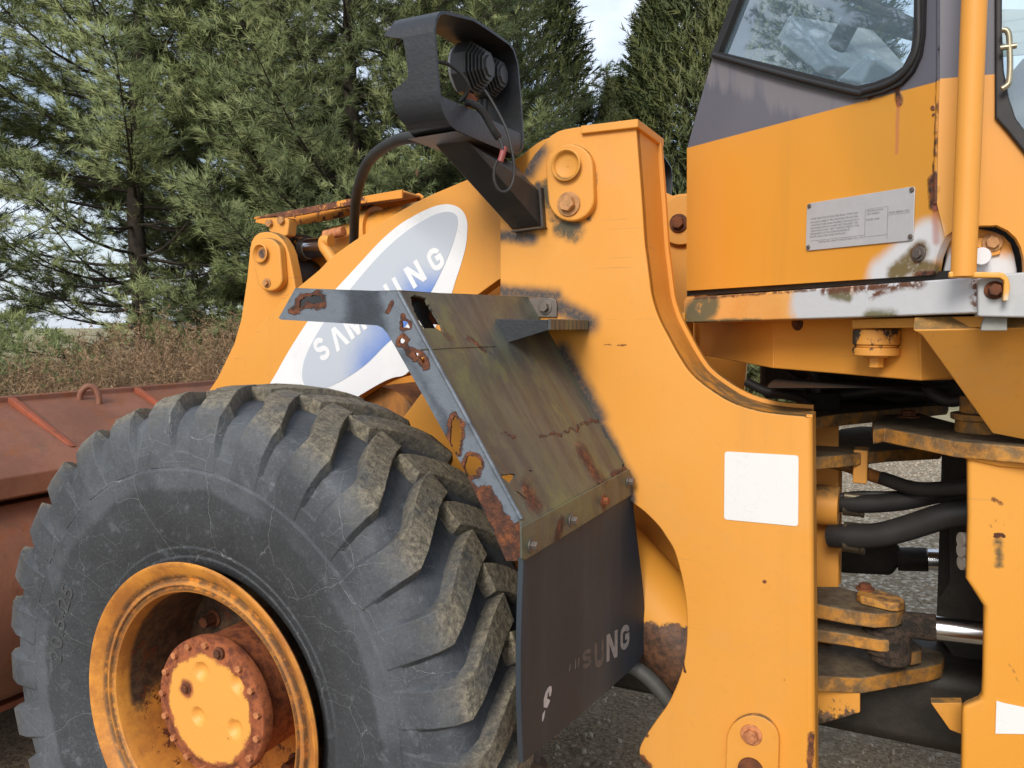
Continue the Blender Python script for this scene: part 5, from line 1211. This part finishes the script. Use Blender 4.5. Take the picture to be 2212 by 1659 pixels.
for px in ((22, 858), (293, 829)):
    a = PX(px, TX + .012); Y = a.y
    tri = [(TX + .014, tz - .004), (TX + .03, tz - .006), (k1.x + .005, k1.z + .022), (k1.x - .03, k1.z + .030), (TX + .012, lipb)]
    vs = [(x, Y - .012, z) for x, z in tri] + [(x, Y + .012, z) for x, z in tri]; m_ = len(tri)
    rb_ = link('bucket_rib', mesh('bucket_rib', vs, [list(range(m_)), list(range(2 * m_ - 1, m_ - 1, -1))] + [[i, (i + 1) % m_, m_ + (i + 1) % m_, m_ + i] for i in range(m_)]), M_rib, bucket, 30, .003)
e0 = PX((193, 862), TX + .05)
ez = lipb - .012
tube('lifting_eye', [Vector((TX + .05 + a_, e0.y + b_, ez + c_)) for a_, b_, c_ in ((-.02, -.022, -.045), (-.02, -.030, .01), (-.01, -.020, .045), (.005, .0, .058), (.02, .018, .042), (.03, .024, .0), (.03, .016, -.045), (.03, .012, -.07))], .0125, M_buck, bucket, n=12)
# wear strip under the floor and the arm ears on its back
box('wear_strip', cxb - .25, cxb + .12, Yb0, Yb1, .205, .230, M_rib, bucket)
for yy in (1.98, 3.0):
    pass

# ------------------------------------------------------------------ ground, field
def groundmat():
    g = NB('gravel_ground'); f = g.noise(60, 8, .8); v = g.n.new('ShaderNodeTexVoronoi'); v.inputs['Scale'].default_value = 30; g.put(v.inputs['Vector'], g.warped(16, .04))
    x, y, z = g.sep(g.obj())
    stone = g.mix(g.ramp(v.outputs['Color'], .2, .8), (.34, .275, .20), (.76, .68, .54))
    soil = g.mix(g.ramp(f, .35, .65), (.15, .112, .070), (.46, .36, .24))
    big = g.noise(1.1, 6, .65)
    m = g.mul(g.ramp(g.add(big, g.mul(g.ramp(y, 3.0, 5.5), .30)), .50, .66), g.ramp(v.outputs['Distance'], .25, .75, 1, 0))
    c = g.mix(m, soil, stone); c = g.mix(g.mul(g.ramp(g.noise(7, 7, .75, off=4), .55, .70), .6), c, (.17, .14, .085))
    c = g.mix(g.mul(g.ramp(g.noise(120, 3, .7), .62, .68), .8), c, (.66, .63, .56))
    g.bump(g.add(g.mul(f, .6), g.mul(g.ramp(v.outputs['Distance'], 0, .6, 1, 0), .5)), .03, .9)
    return g.done(c, .9, spec=.2)
def fieldmat():
    g = NB('dry_field'); return g.done(g.mix(g.ramp(g.noise(.6, 7, .7), .35, .65), (.20, .19, .10), (.42, .36, .23)), .95, spec=.1)
def sheet(name, x0, x1, y0, y1, z, mat, cut=0, amp=0.0):
    nx = ny = max(1, cut); vs = []; fs = []
    for j in range(ny + 1):
        for i in range(nx + 1):
            x = x0 + (x1 - x0) * i / nx; y = y0 + (y1 - y0) * j / ny
            vs.append((x, y, z + (mnoise.noise(Vector((x * 1.3, y * 1.3, 0))) * amp + mnoise.noise(Vector((x * 5, y * 5, 3))) * amp * .35 if amp else 0)))
    for j in range(ny):
        for i in range(nx): a = j * (nx + 1) + i; fs.append((a, a + 1, a + nx + 2, a + nx + 1))
    o = link(name, mesh(name, vs, fs), mat, None, 180); o['kind'] = 'structure'; return o
M_ground = groundmat()
sheet('field', -700, 700, -700, 700, -.05, fieldmat())
sheet('ground', -16, 16, -8, 15, 0.0, M_ground, 160, .022)
# loose stones and straw lying on it
rng = np.random.default_rng(7)
def ico():
    bm = bmesh.new(); bmesh.ops.create_icosphere(bm, subdivisions=1, radius=1); v = np.array([q.co[:] for q in bm.verts]); f = np.array([[q.index for q in p.verts] for p in bm.faces]); bm.free(); return v, f
IV, IF = ico()
def scatter(name, P, sc, mat, kind='stuff'):
    n = len(P); k = len(IV); rot = rng.normal(size=(n, 3, 3)); q, _ = np.linalg.qr(rot)
    v = (IV[None] * rng.uniform(.75, 1.25, (n, k, 1))) * (sc[:, None, None] * np.array([1, .8, .55])[None, None]); v = np.einsum('nij,nkj->nki', q, v) + P[:, None]
    f = (IF[None] + (np.arange(n) * k)[:, None, None]).reshape(-1, 3)
    return raw(name, v.reshape(-1, 3), f, mat, kind)
def raw(name, v, f, mat, kind=None, parent=None, smooth=False):
    nrm = None
    if isinstance(f, tuple):                              # leaf blades take the lie of the bough they sit on
        f, nrm = f; t = v.reshape(-1, 3, 3); g = np.cross(t[:, 1] - t[:, 0], t[:, 2] - t[:, 0]); fl = (g * nrm).sum(1) < 0; f = f.copy(); f[fl] = f[fl][:, ::-1]
    me = bpy.data.meshes.new(name); nv, nf, k = len(v), len(f), f.shape[1]
    me.vertices.add(nv); me.vertices.foreach_set('co', np.ascontiguousarray(v, np.float32).ravel())
    me.loops.add(nf * k); me.loops.foreach_set('vertex_index', np.ascontiguousarray(f, np.int32).ravel())
    me.polygons.add(nf); me.polygons.foreach_set('loop_start', np.arange(0, nf * k, k, dtype=np.int32)); me.polygons.foreach_set('loop_total', np.full(nf, k, np.int32))
    me.update(calc_edges=True)
    if mat: me.materials.append(mat)
    if smooth or nrm is not None: me.polygons.foreach_set('use_smooth', np.ones(nf, bool))
    if nrm is not None: me.normals_split_custom_set_from_vertices(np.repeat(nrm, 3, 0).astype(np.float32))
    o = bpy.data.objects.new(name, me); COL.objects.link(o)
    if parent: o.parent = parent
    if kind: o['kind'] = kind
    return o
def stonemat():
    g = NB('pebble_stone'); return g.done(g.mix(g.noise(9, 3), (.17, .135, .10), (.62, .54, .43)), .85)
n = 9500
r = 1.4 + 10.5 * rng.random(n) ** .75; th = rng.uniform(-.42, .26, n)
P = np.stack([r * np.sin(th - .02), r * np.cos(th), np.zeros(n)], 1); P[:, 2] = [.022 * mnoise.noise(Vector((x * 1.3, y * 1.3, 0))) + .0077 * mnoise.noise(Vector((x * 5, y * 5, 3))) + .003 for x, y, z in P]
st_ = scatter('gravel', P, (.005 + .015 * rng.random(n) ** 3) * (.7 + .09 * r), stonemat())
def blades(P, D, Lh, w, rng, taper=.15):
    """thin triangles: base P, unit direction D, length Lh, width w"""
    s = np.cross(D, rng.normal(size=D.shape)); s /= np.linalg.norm(s, axis=1, keepdims=True) + 1e-9
    a = P - s * (w / 2)[:, None]; b = P + s * (w / 2)[:, None]; c = P + D * Lh[:, None]
    v = np.stack([a, b, c], 1).reshape(-1, 3); return v, np.arange(len(P) * 3).reshape(-1, 3)
n = 5200
r = 1.5 + 7.0 * rng.random(n); th = rng.uniform(-.9, .26, n); P = np.stack([r * np.sin(th), r * np.cos(th), rng.uniform(.004, .022, n)], 1)
D = rng.normal(size=(n, 3)); D[:, 2] *= .18; D /= np.linalg.norm(D, axis=1, keepdims=True)
v, f = blades(P, D, rng.uniform(.03, .12, n), rng.uniform(.0015, .004, n), rng)
raw('straw', v, f, simple('dry_straw', (.33, .26, .14), .8, var=.5, scale=4), 'stuff')

# ------------------------------------------------------------------ trees
def leafmat(name, c0, c1, c2, sc=1.2):
    g = NB(name); oi = g.n.new('ShaderNodeObjectInfo')
    c = g.mix(g.ramp(g.noise(sc, 5, .65), .34, .64), c0, c1); c = g.mix(g.ramp(g.noise(9, 4, .7, off=3), .50, .72), c, c2)
    hsv = g.n.new('ShaderNodeHueSaturation'); g.put(hsv.inputs['Color'], c); g.put(hsv.inputs['Value'], g.ramp(oi.outputs['Random'], 0, 1, .85, 1.15, smooth=False))
    c = hsv.outputs[0]; m = g.done(c, .55, spec=.3)
    t = g.n.new('ShaderNodeBsdfTranslucent'); g.put(t.inputs['Color'], c); x = g.n.new('ShaderNodeMixShader'); x.inputs[0].default_value = .12
    g.l.new(g.b.outputs[0], x.inputs[1]); g.l.new(t.outputs[0], x.inputs[2]); g.l.new(x.outputs[0], g.n['Material Output'].inputs['Surface']); return m
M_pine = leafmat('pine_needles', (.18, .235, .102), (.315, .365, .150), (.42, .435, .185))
M_cyp = leafmat('cypress_leaves', (.065, .090, .034), (.120, .140, .046), (.20, .195, .065))
M_bark = simple('pine_bark', (.075, .058, .045), .9, var=.5, scale=14, bump=.012)
M_cone = simple('cone_scales', (.17, .095, .05), .8, scale=60, bump=.006)
def unit(a): return a / (np.linalg.norm(a, axis=-1, keepdims=True) + 1e-9)
def limb(bm, pts, r0, r1, n=6):
    tube('x', pts, (r0, r1), None, n=n, sub=1, bm=bm)
def pine(seed, H=10.5, Lm=3.3, z0=.7, dens=1.0):
    """white pine: whorls of limbs, side shoots, brushes of long needles"""
    rng = np.random.default_rng(seed); bm = bmesh.new()
    lean = rng.uniform(-.02, .02, 2); trunk = [Vector((lean[0] * z + .05 * math.sin(z * 1.1 + seed), lean[1] * z + .04 * math.cos(z * .9), z)) for z in np.linspace(-.1, H, 14)]
    limb(bm, trunk, .155, .02, 12); TP, TD, TS = [], [], []
    z = z0
    while z < H - .3:
        k = rng.integers(5, 8); a0 = rng.uniform(0, 6.28)
        for j in range(k):
            az = a0 + 6.283 * j / k + rng.normal(0, .22); fr = (z - z0) / (H - z0)
            Lb = Lm * (1 - fr ** 1.5) * rng.uniform(.68, 1.12) * (.72 + .28 * min(1, fr * 4)) + .25; el = rng.uniform(-.04, .22) + .45 * fr
            zz = z + rng.normal(0, .10); c = np.array([np.interp(zz, [p.z for p in trunk], [p.x for p in trunk]), np.interp(zz, [p.z for p in trunk], [p.y for p in trunk]), zz])
            ts = np.linspace(0, 1, 7); h = np.array([math.cos(az), math.sin(az), 0]); sd = np.array([-h[1], h[0], 0]); wob = rng.normal(0, .08)
            pts = c + np.outer(ts * Lb, h) + np.outer(Lb * wob * ts ** 2, sd) + np.outer(Lb * (el * ts - .16 * ts * (1 - ts) * 2 + .12 * ts ** 3), [0, 0, 1])
            limb(bm, [Vector(p) for p in pts], .012 + .016 * Lb / Lm, .004, 5)
            m = max(5, int(Lb / .13 * dens))
            for t in np.linspace(.22, 1, m):
                p = np.array([np.interp(t, ts, pts[:, i]) for i in range(3)])
                for s in (-1, 1):
                    if rng.random() < (.10 if z > 3.0 or seed == 2 else (.80 if t < .55 else .42)): continue
                    ang = rng.uniform(.5, 1.0); d = unit(h * math.cos(ang) + sd * s * math.sin(ang) + np.array([0, 0, rng.uniform(-.12, .42)]))
                    l2 = (.25 + .75 * (1 - t)) * .42 * Lb * rng.uniform(.5, 1.1); l2 = min(l2, .95); q = max(1, int(l2 / .10)); up = rng.uniform(0, .35)
                    if l2 > .25: limb(bm, [Vector(p), Vector(p + d * l2 * .6), Vector(p + d * l2 + np.array([0, 0, l2 * up * .6]))], .0055, .0025, 3)
                    for u in np.linspace(.25, 1, q + 1):
                        TP.append(p + d * l2 * u + np.array([0, 0, l2 * up * .6 * u ** 2]) + rng.normal(0, .03, 3)); TD.append(unit(d + np.array([0, 0, .35]) + rng.normal(0, .35, 3))); TS.append(rng.uniform(.75, 1.15))
            for e in range(3): TP.append(pts[-1] + rng.normal(0, .04, 3)); TD.append(unit(h + np.array([0, 0, .7]) + rng.normal(0, .3, 3))); TS.append(1.1)
        if z > 2.6:                                           # short shoots close to the stem
            for e in range(26):
                a = rng.uniform(0, 6.283); r_ = rng.uniform(.08, .75); h = np.array([math.cos(a), math.sin(a), .3])
                TP.append(np.array([np.interp(z, [p.z for p in trunk], [p.x for p in trunk]), np.interp(z, [p.z for p in trunk], [p.y for p in trunk]), z + rng.uniform(-.25, .25)]) + h * r_); TD.append(unit(h + rng.normal(0, .4, 3))); TS.append(rng.uniform(.8, 1.2))
        z += rng.uniform(.30, .42)
    TP, TD, TS = np.array(TP), np.array(TD), np.array(TS); K = 22; n = len(TP)
    P = np.repeat(TP, K, 0); D0 = np.repeat(TD, K, 0); s = np.repeat(TS, K)
    off = unit(np.cross(D0, rng.normal(size=D0.shape))); al = rng.uniform(.15, 1.0, n * K); D = unit(D0 * np.cos(al)[:, None] + off * np.sin(al)[:, None]); D[:, 2] -= .10
    v, f = blades(P + D0 * (rng.uniform(-.05, .05, n * K))[:, None], unit(D), s * rng.uniform(.085, .15, n * K), rng.uniform(.0055, .0105, n * K), rng)
    ax = np.array([[p.x, p.y, p.z] for p in trunk]); c = np.stack([np.interp(P[:, 2], ax[:, 2], ax[:, i]) for i in (0, 1)] + [P[:, 2] - .9], 1)
    return bm_mesh('trunk', bm), v, (f, unit(unit(P - c) + D * .55 + D0 * .35)), TP
def cypress(seed, H=11, Rb=2.0, N=10500):
    rng = np.random.default_rng(seed); bm = bmesh.new(); limb(bm, [Vector((0, 0, z)) for z in np.linspace(-.1, H * .96, 8)], .16, .02, 8)
    zf = rng.random(N) ** 1.15; z = .15 + zf * (H - .3); az = rng.uniform(0, 6.283, N)
    lump = np.array([mnoise.noise(Vector((math.cos(a) * 1.6, math.sin(a) * 1.6, h * .9 + seed))) for a, h in zip(az, z)])
    Rz = Rb * (1 - zf ** 1.7) * (.86 + .14 * np.minimum(1, zf * 6)) * (1 + .38 * lump) + .05; r = Rz * (.45 + .55 * rng.random(N) ** .5)
    P0 = np.stack([r * np.cos(az), r * np.sin(az), z], 1); out = np.stack([np.cos(az), np.sin(az), np.full(N, .85)], 1)
    D0 = unit(out + rng.normal(0, .33, (N, 3))); ln = rng.uniform(.20, .42, N); side = unit(np.cross(D0, rng.normal(size=D0.shape)))
    for i in rng.choice(N, 160, False): limb(bm, [Vector((0, 0, max(.1, z[i] - r[i] * .6))), Vector(P0[i])], .014, .004, 4)
    K = 15; t = np.tile(np.linspace(0, 1, K), N); sg = np.tile(np.where(np.arange(K) % 2, 1., -1.), N)
    P = np.repeat(P0, K, 0) + np.repeat(D0, K, 0) * (t * np.repeat(ln, K))[:, None]
    a = rng.uniform(.35, .8, N * K); D = unit(np.repeat(D0, K, 0) * np.cos(a)[:, None] + np.repeat(side, K, 0) * (sg * np.sin(a))[:, None] + rng.normal(0, .16, (N * K, 3)))
    v, f = blades(P, D, np.repeat(ln, K) * (.55 - .28 * t) * rng.uniform(.7, 1.2, N * K), rng.uniform(.016, .032, N * K), rng)
    return bm_mesh('trunk', bm), v, (f, unit(unit(P * np.array([1, 1, 0])) + np.array([0, 0, .45]) + D * .6))
def at(px, depth):
    d = ray((px, 705.5)); p = O + d * depth; return Vector((p.x, p.y, 0))
def conemesh(TP, seed, n=6):
    rng = np.random.default_rng(seed); o = []
    i = rng.choice(len(TP), 400, False); c = [k for k in i if 1.5 < TP[k][2] < 5.5][:n]
    for k in c:
        bm = bmesh.new(); p = Vector(TP[k]) - Vector((0, 0, .07)); prev = None
        lathe_pts = [(0, .0), (.018, .010), (.022, .018), (.019, .022), (.026, .032), (.022, .037), (.028, .050), (.023, .055), (.026, .070), (.020, .076), (.021, .092), (.013, .10), (.012, .115), (0, .13)]
        rings = []
        for r_, z_ in lathe_pts: rings.append([bm.verts.new(p + Vector((r_ * math.cos(a) * (1 + .2 * math.sin(5 * a + z_ * 90)), r_ * math.sin(a), .065 - z_))) for a in [2 * math.pi * q / 10 for q in range(10)]])
        for A, B in zip(rings, rings[1:]):
            for q in range(10): bm.faces.new((A[q], A[(q + 1) % 10], B[(q + 1) % 10], B[q]))
        o.append(bm_mesh('pine_cone', bm))
    return o
# (pixel column, depth, seed, turn, size, label)
pines = [(305, 11.4, 1, .3, 1.0, 'white pine with a forked dark trunk behind the brown weeds and the bucket'),
         (760, 11.7, 2, 3.4, 1.05, 'white pine rising behind the lift arm, left of the black lamp guard'),
         (-330, 10.8, 3, 4.1, 1.0, 'white pine at the left edge of the photo, its boughs hanging over the bucket'),
         (975, 12.4, 1, 2.6, .82, 'white pine whose crown fills the space behind the black lamp guard'),
         (580, 14.6, 2, 5.0, 1.05, 'taller white pine standing back between the two front pines'),
         ((-12.5, -1.2), 0, 3, 2.2, 1.0, 'white pine left of the photo, seen only as the larger reflection in the cab window'),
         ((-15.5, -4.6), 0, 2, .4, .9, 'white pine left of the photo, seen only as the farther reflection in the cab window')]
src = {s: pine(s, z0=.55 if s != 1 else .8) for s in (1, 2, 3)}
first = {}
for px, d, s, rz, sc, lab in pines:
    b = at(px, d) if d else Vector((*px, 0)); t = thing('pine_tree', lab, 'pine tree', b, 'white pines behind the loader'); t.rotation_euler = (0, 0, rz); t.scale = (sc,) * 3
    if s not in first:
        tm, v, f, TP = src[s]; tr = link('trunk', tm, M_bark, None, 60); tr.parent = t
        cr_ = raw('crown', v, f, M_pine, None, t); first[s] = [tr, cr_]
        for m in conemesh(TP, s): c_ = link('pine_cone', m, M_cone, None, 40); c_.parent = t; first[s].append(c_)
    else:
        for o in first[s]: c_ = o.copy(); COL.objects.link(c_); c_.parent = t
cyps = [(1120, 15.6, 11, .5, .98, 'dark narrow cypress left of the patch of bright sky, behind the pines'),
         (1560, 13.6, 12, 2.0, 1.06, 'dark dense cypress between the patch of bright sky and the cab'),
         (1322, 16.5, 11, 3.3, .60, 'low cypress filling the dip below the patch of bright sky'),
         (1475, 17.5, 12, 5.2, 1.0, 'dark cypress in the second row, glimpsed between the yellow tower and the cab'),
         (1730, 15.0, 11, 4.4, 1.05, 'dark cypress standing directly behind the loader cab')]
csrc = {s: cypress(s) for s in (11, 12)}
for px, d, s, rz, sc, lab in cyps:
    b = at(px, d); t = thing('cypress_tree', lab, 'cypress tree', b, 'cypresses behind the loader'); t.rotation_euler = (0, 0, rz); t.scale = (sc,) * 3
    if s not in first:
        tm, v, f = csrc[s]; tr = link('trunk', tm, M_bark, None, 60); tr.parent = t; first[s] = [tr, raw('crown', v, f, M_cyp, None, t)]
    else:
        for o in first[s]: c_ = o.copy(); COL.objects.link(c_); c_.parent = t
# ------------------------------------------------------------------ dry weeds and low brush between the bucket and the trees
def weeds(n, seed):
    rng = np.random.default_rng(seed); V = []; Fc = []; k = 0
    px = rng.uniform(-420, 760, n); dp_ = rng.uniform(6.6, 9.8, n)
    for i in range(n):
        b = np.array(at(px[i], dp_[i])); hmax = 1.22 + .42 * max(0, min(1, (px[i] - 60) / 260)) + .22 * mnoise.noise(Vector((px[i] * .012, dp_[i], 0)))
        h = max(.45, hmax * rng.uniform(.72, 1.08)); d = unit(np.array([rng.normal(0, .14), rng.normal(0, .14), 1])); q = b + d * h
        m = 26; t = rng.random(m) ** .55; P = b + np.outer(t * h, d); D = unit(rng.normal(size=(m, 3)) + np.array([0, 0, .75])); l = (.05 + .20 * (1 - t) + .03) * rng.uniform(.6, 1.3, m); w = np.full(m, .006)
        v, f = blades(P, D, l, w, rng); V.append(v); Fc.append(f + k); k += len(v)
        v, f = blades(np.array([b]), np.array([d]), np.array([h]), np.array([.008]), rng); V.append(v); Fc.append(f + k); k += len(v)
        m = 44; e = rng.integers(0, 26, m); P2 = P[e] + D[e] * (l[e] * rng.uniform(.5, 1, m))[:, None]; D2 = unit(rng.normal(size=(m, 3)) + np.array([0, 0, .5]))   # feathery seed heads
        v, f = blades(P2, D2, rng.uniform(.02, .055, m), rng.uniform(.006, .014, m), rng); V.append(v); Fc.append(f + k); k += len(v)
    return np.concatenate(V), np.concatenate(Fc)
def weedmat():
    g = NB('dry_weed_stalks'); c = g.mix(g.ramp(g.noise(2.5, 5, .7), .34, .66), (.17, .11, .066), (.34, .225, .135)); c = g.mix(g.ramp(g.noise(14, 4, .7, off=3), .54, .7), c, (.46, .36, .24))
    return g.done(c, .9, spec=.1)
v, f = weeds(1750, 5); raw('dry_weeds', v, f, weedmat(), 'stuff')
def brush(n, seed):
    rng = np.random.default_rng(seed); px = rng.uniform(-420, 420, n); dp_ = rng.uniform(7.5, 10.2, n)
    P0 = np.array([at(a, b) for a, b in zip(px, dp_)]); P0[:, 2] = rng.uniform(.1, 1, n) ** .7 * (1.75 - np.clip((px - 40) / 300, 0, 1) * .75)
    ok = np.array([mnoise.noise(Vector((p[0] * .9, p[1] * .9, p[2] * .8))) > -.06 for p in P0]); P0 = P0[ok]; n = len(P0); K = 15
    D0 = unit(rng.normal(size=(n, 3)) + np.array([0, -.2, .8])); P = np.repeat(P0, K, 0); D = unit(np.repeat(D0, K, 0) + rng.normal(0, .6, (n * K, 3)))
    return blades(P, D, rng.uniform(.06, .13, n * K), rng.uniform(.006, .011, n * K), rng)
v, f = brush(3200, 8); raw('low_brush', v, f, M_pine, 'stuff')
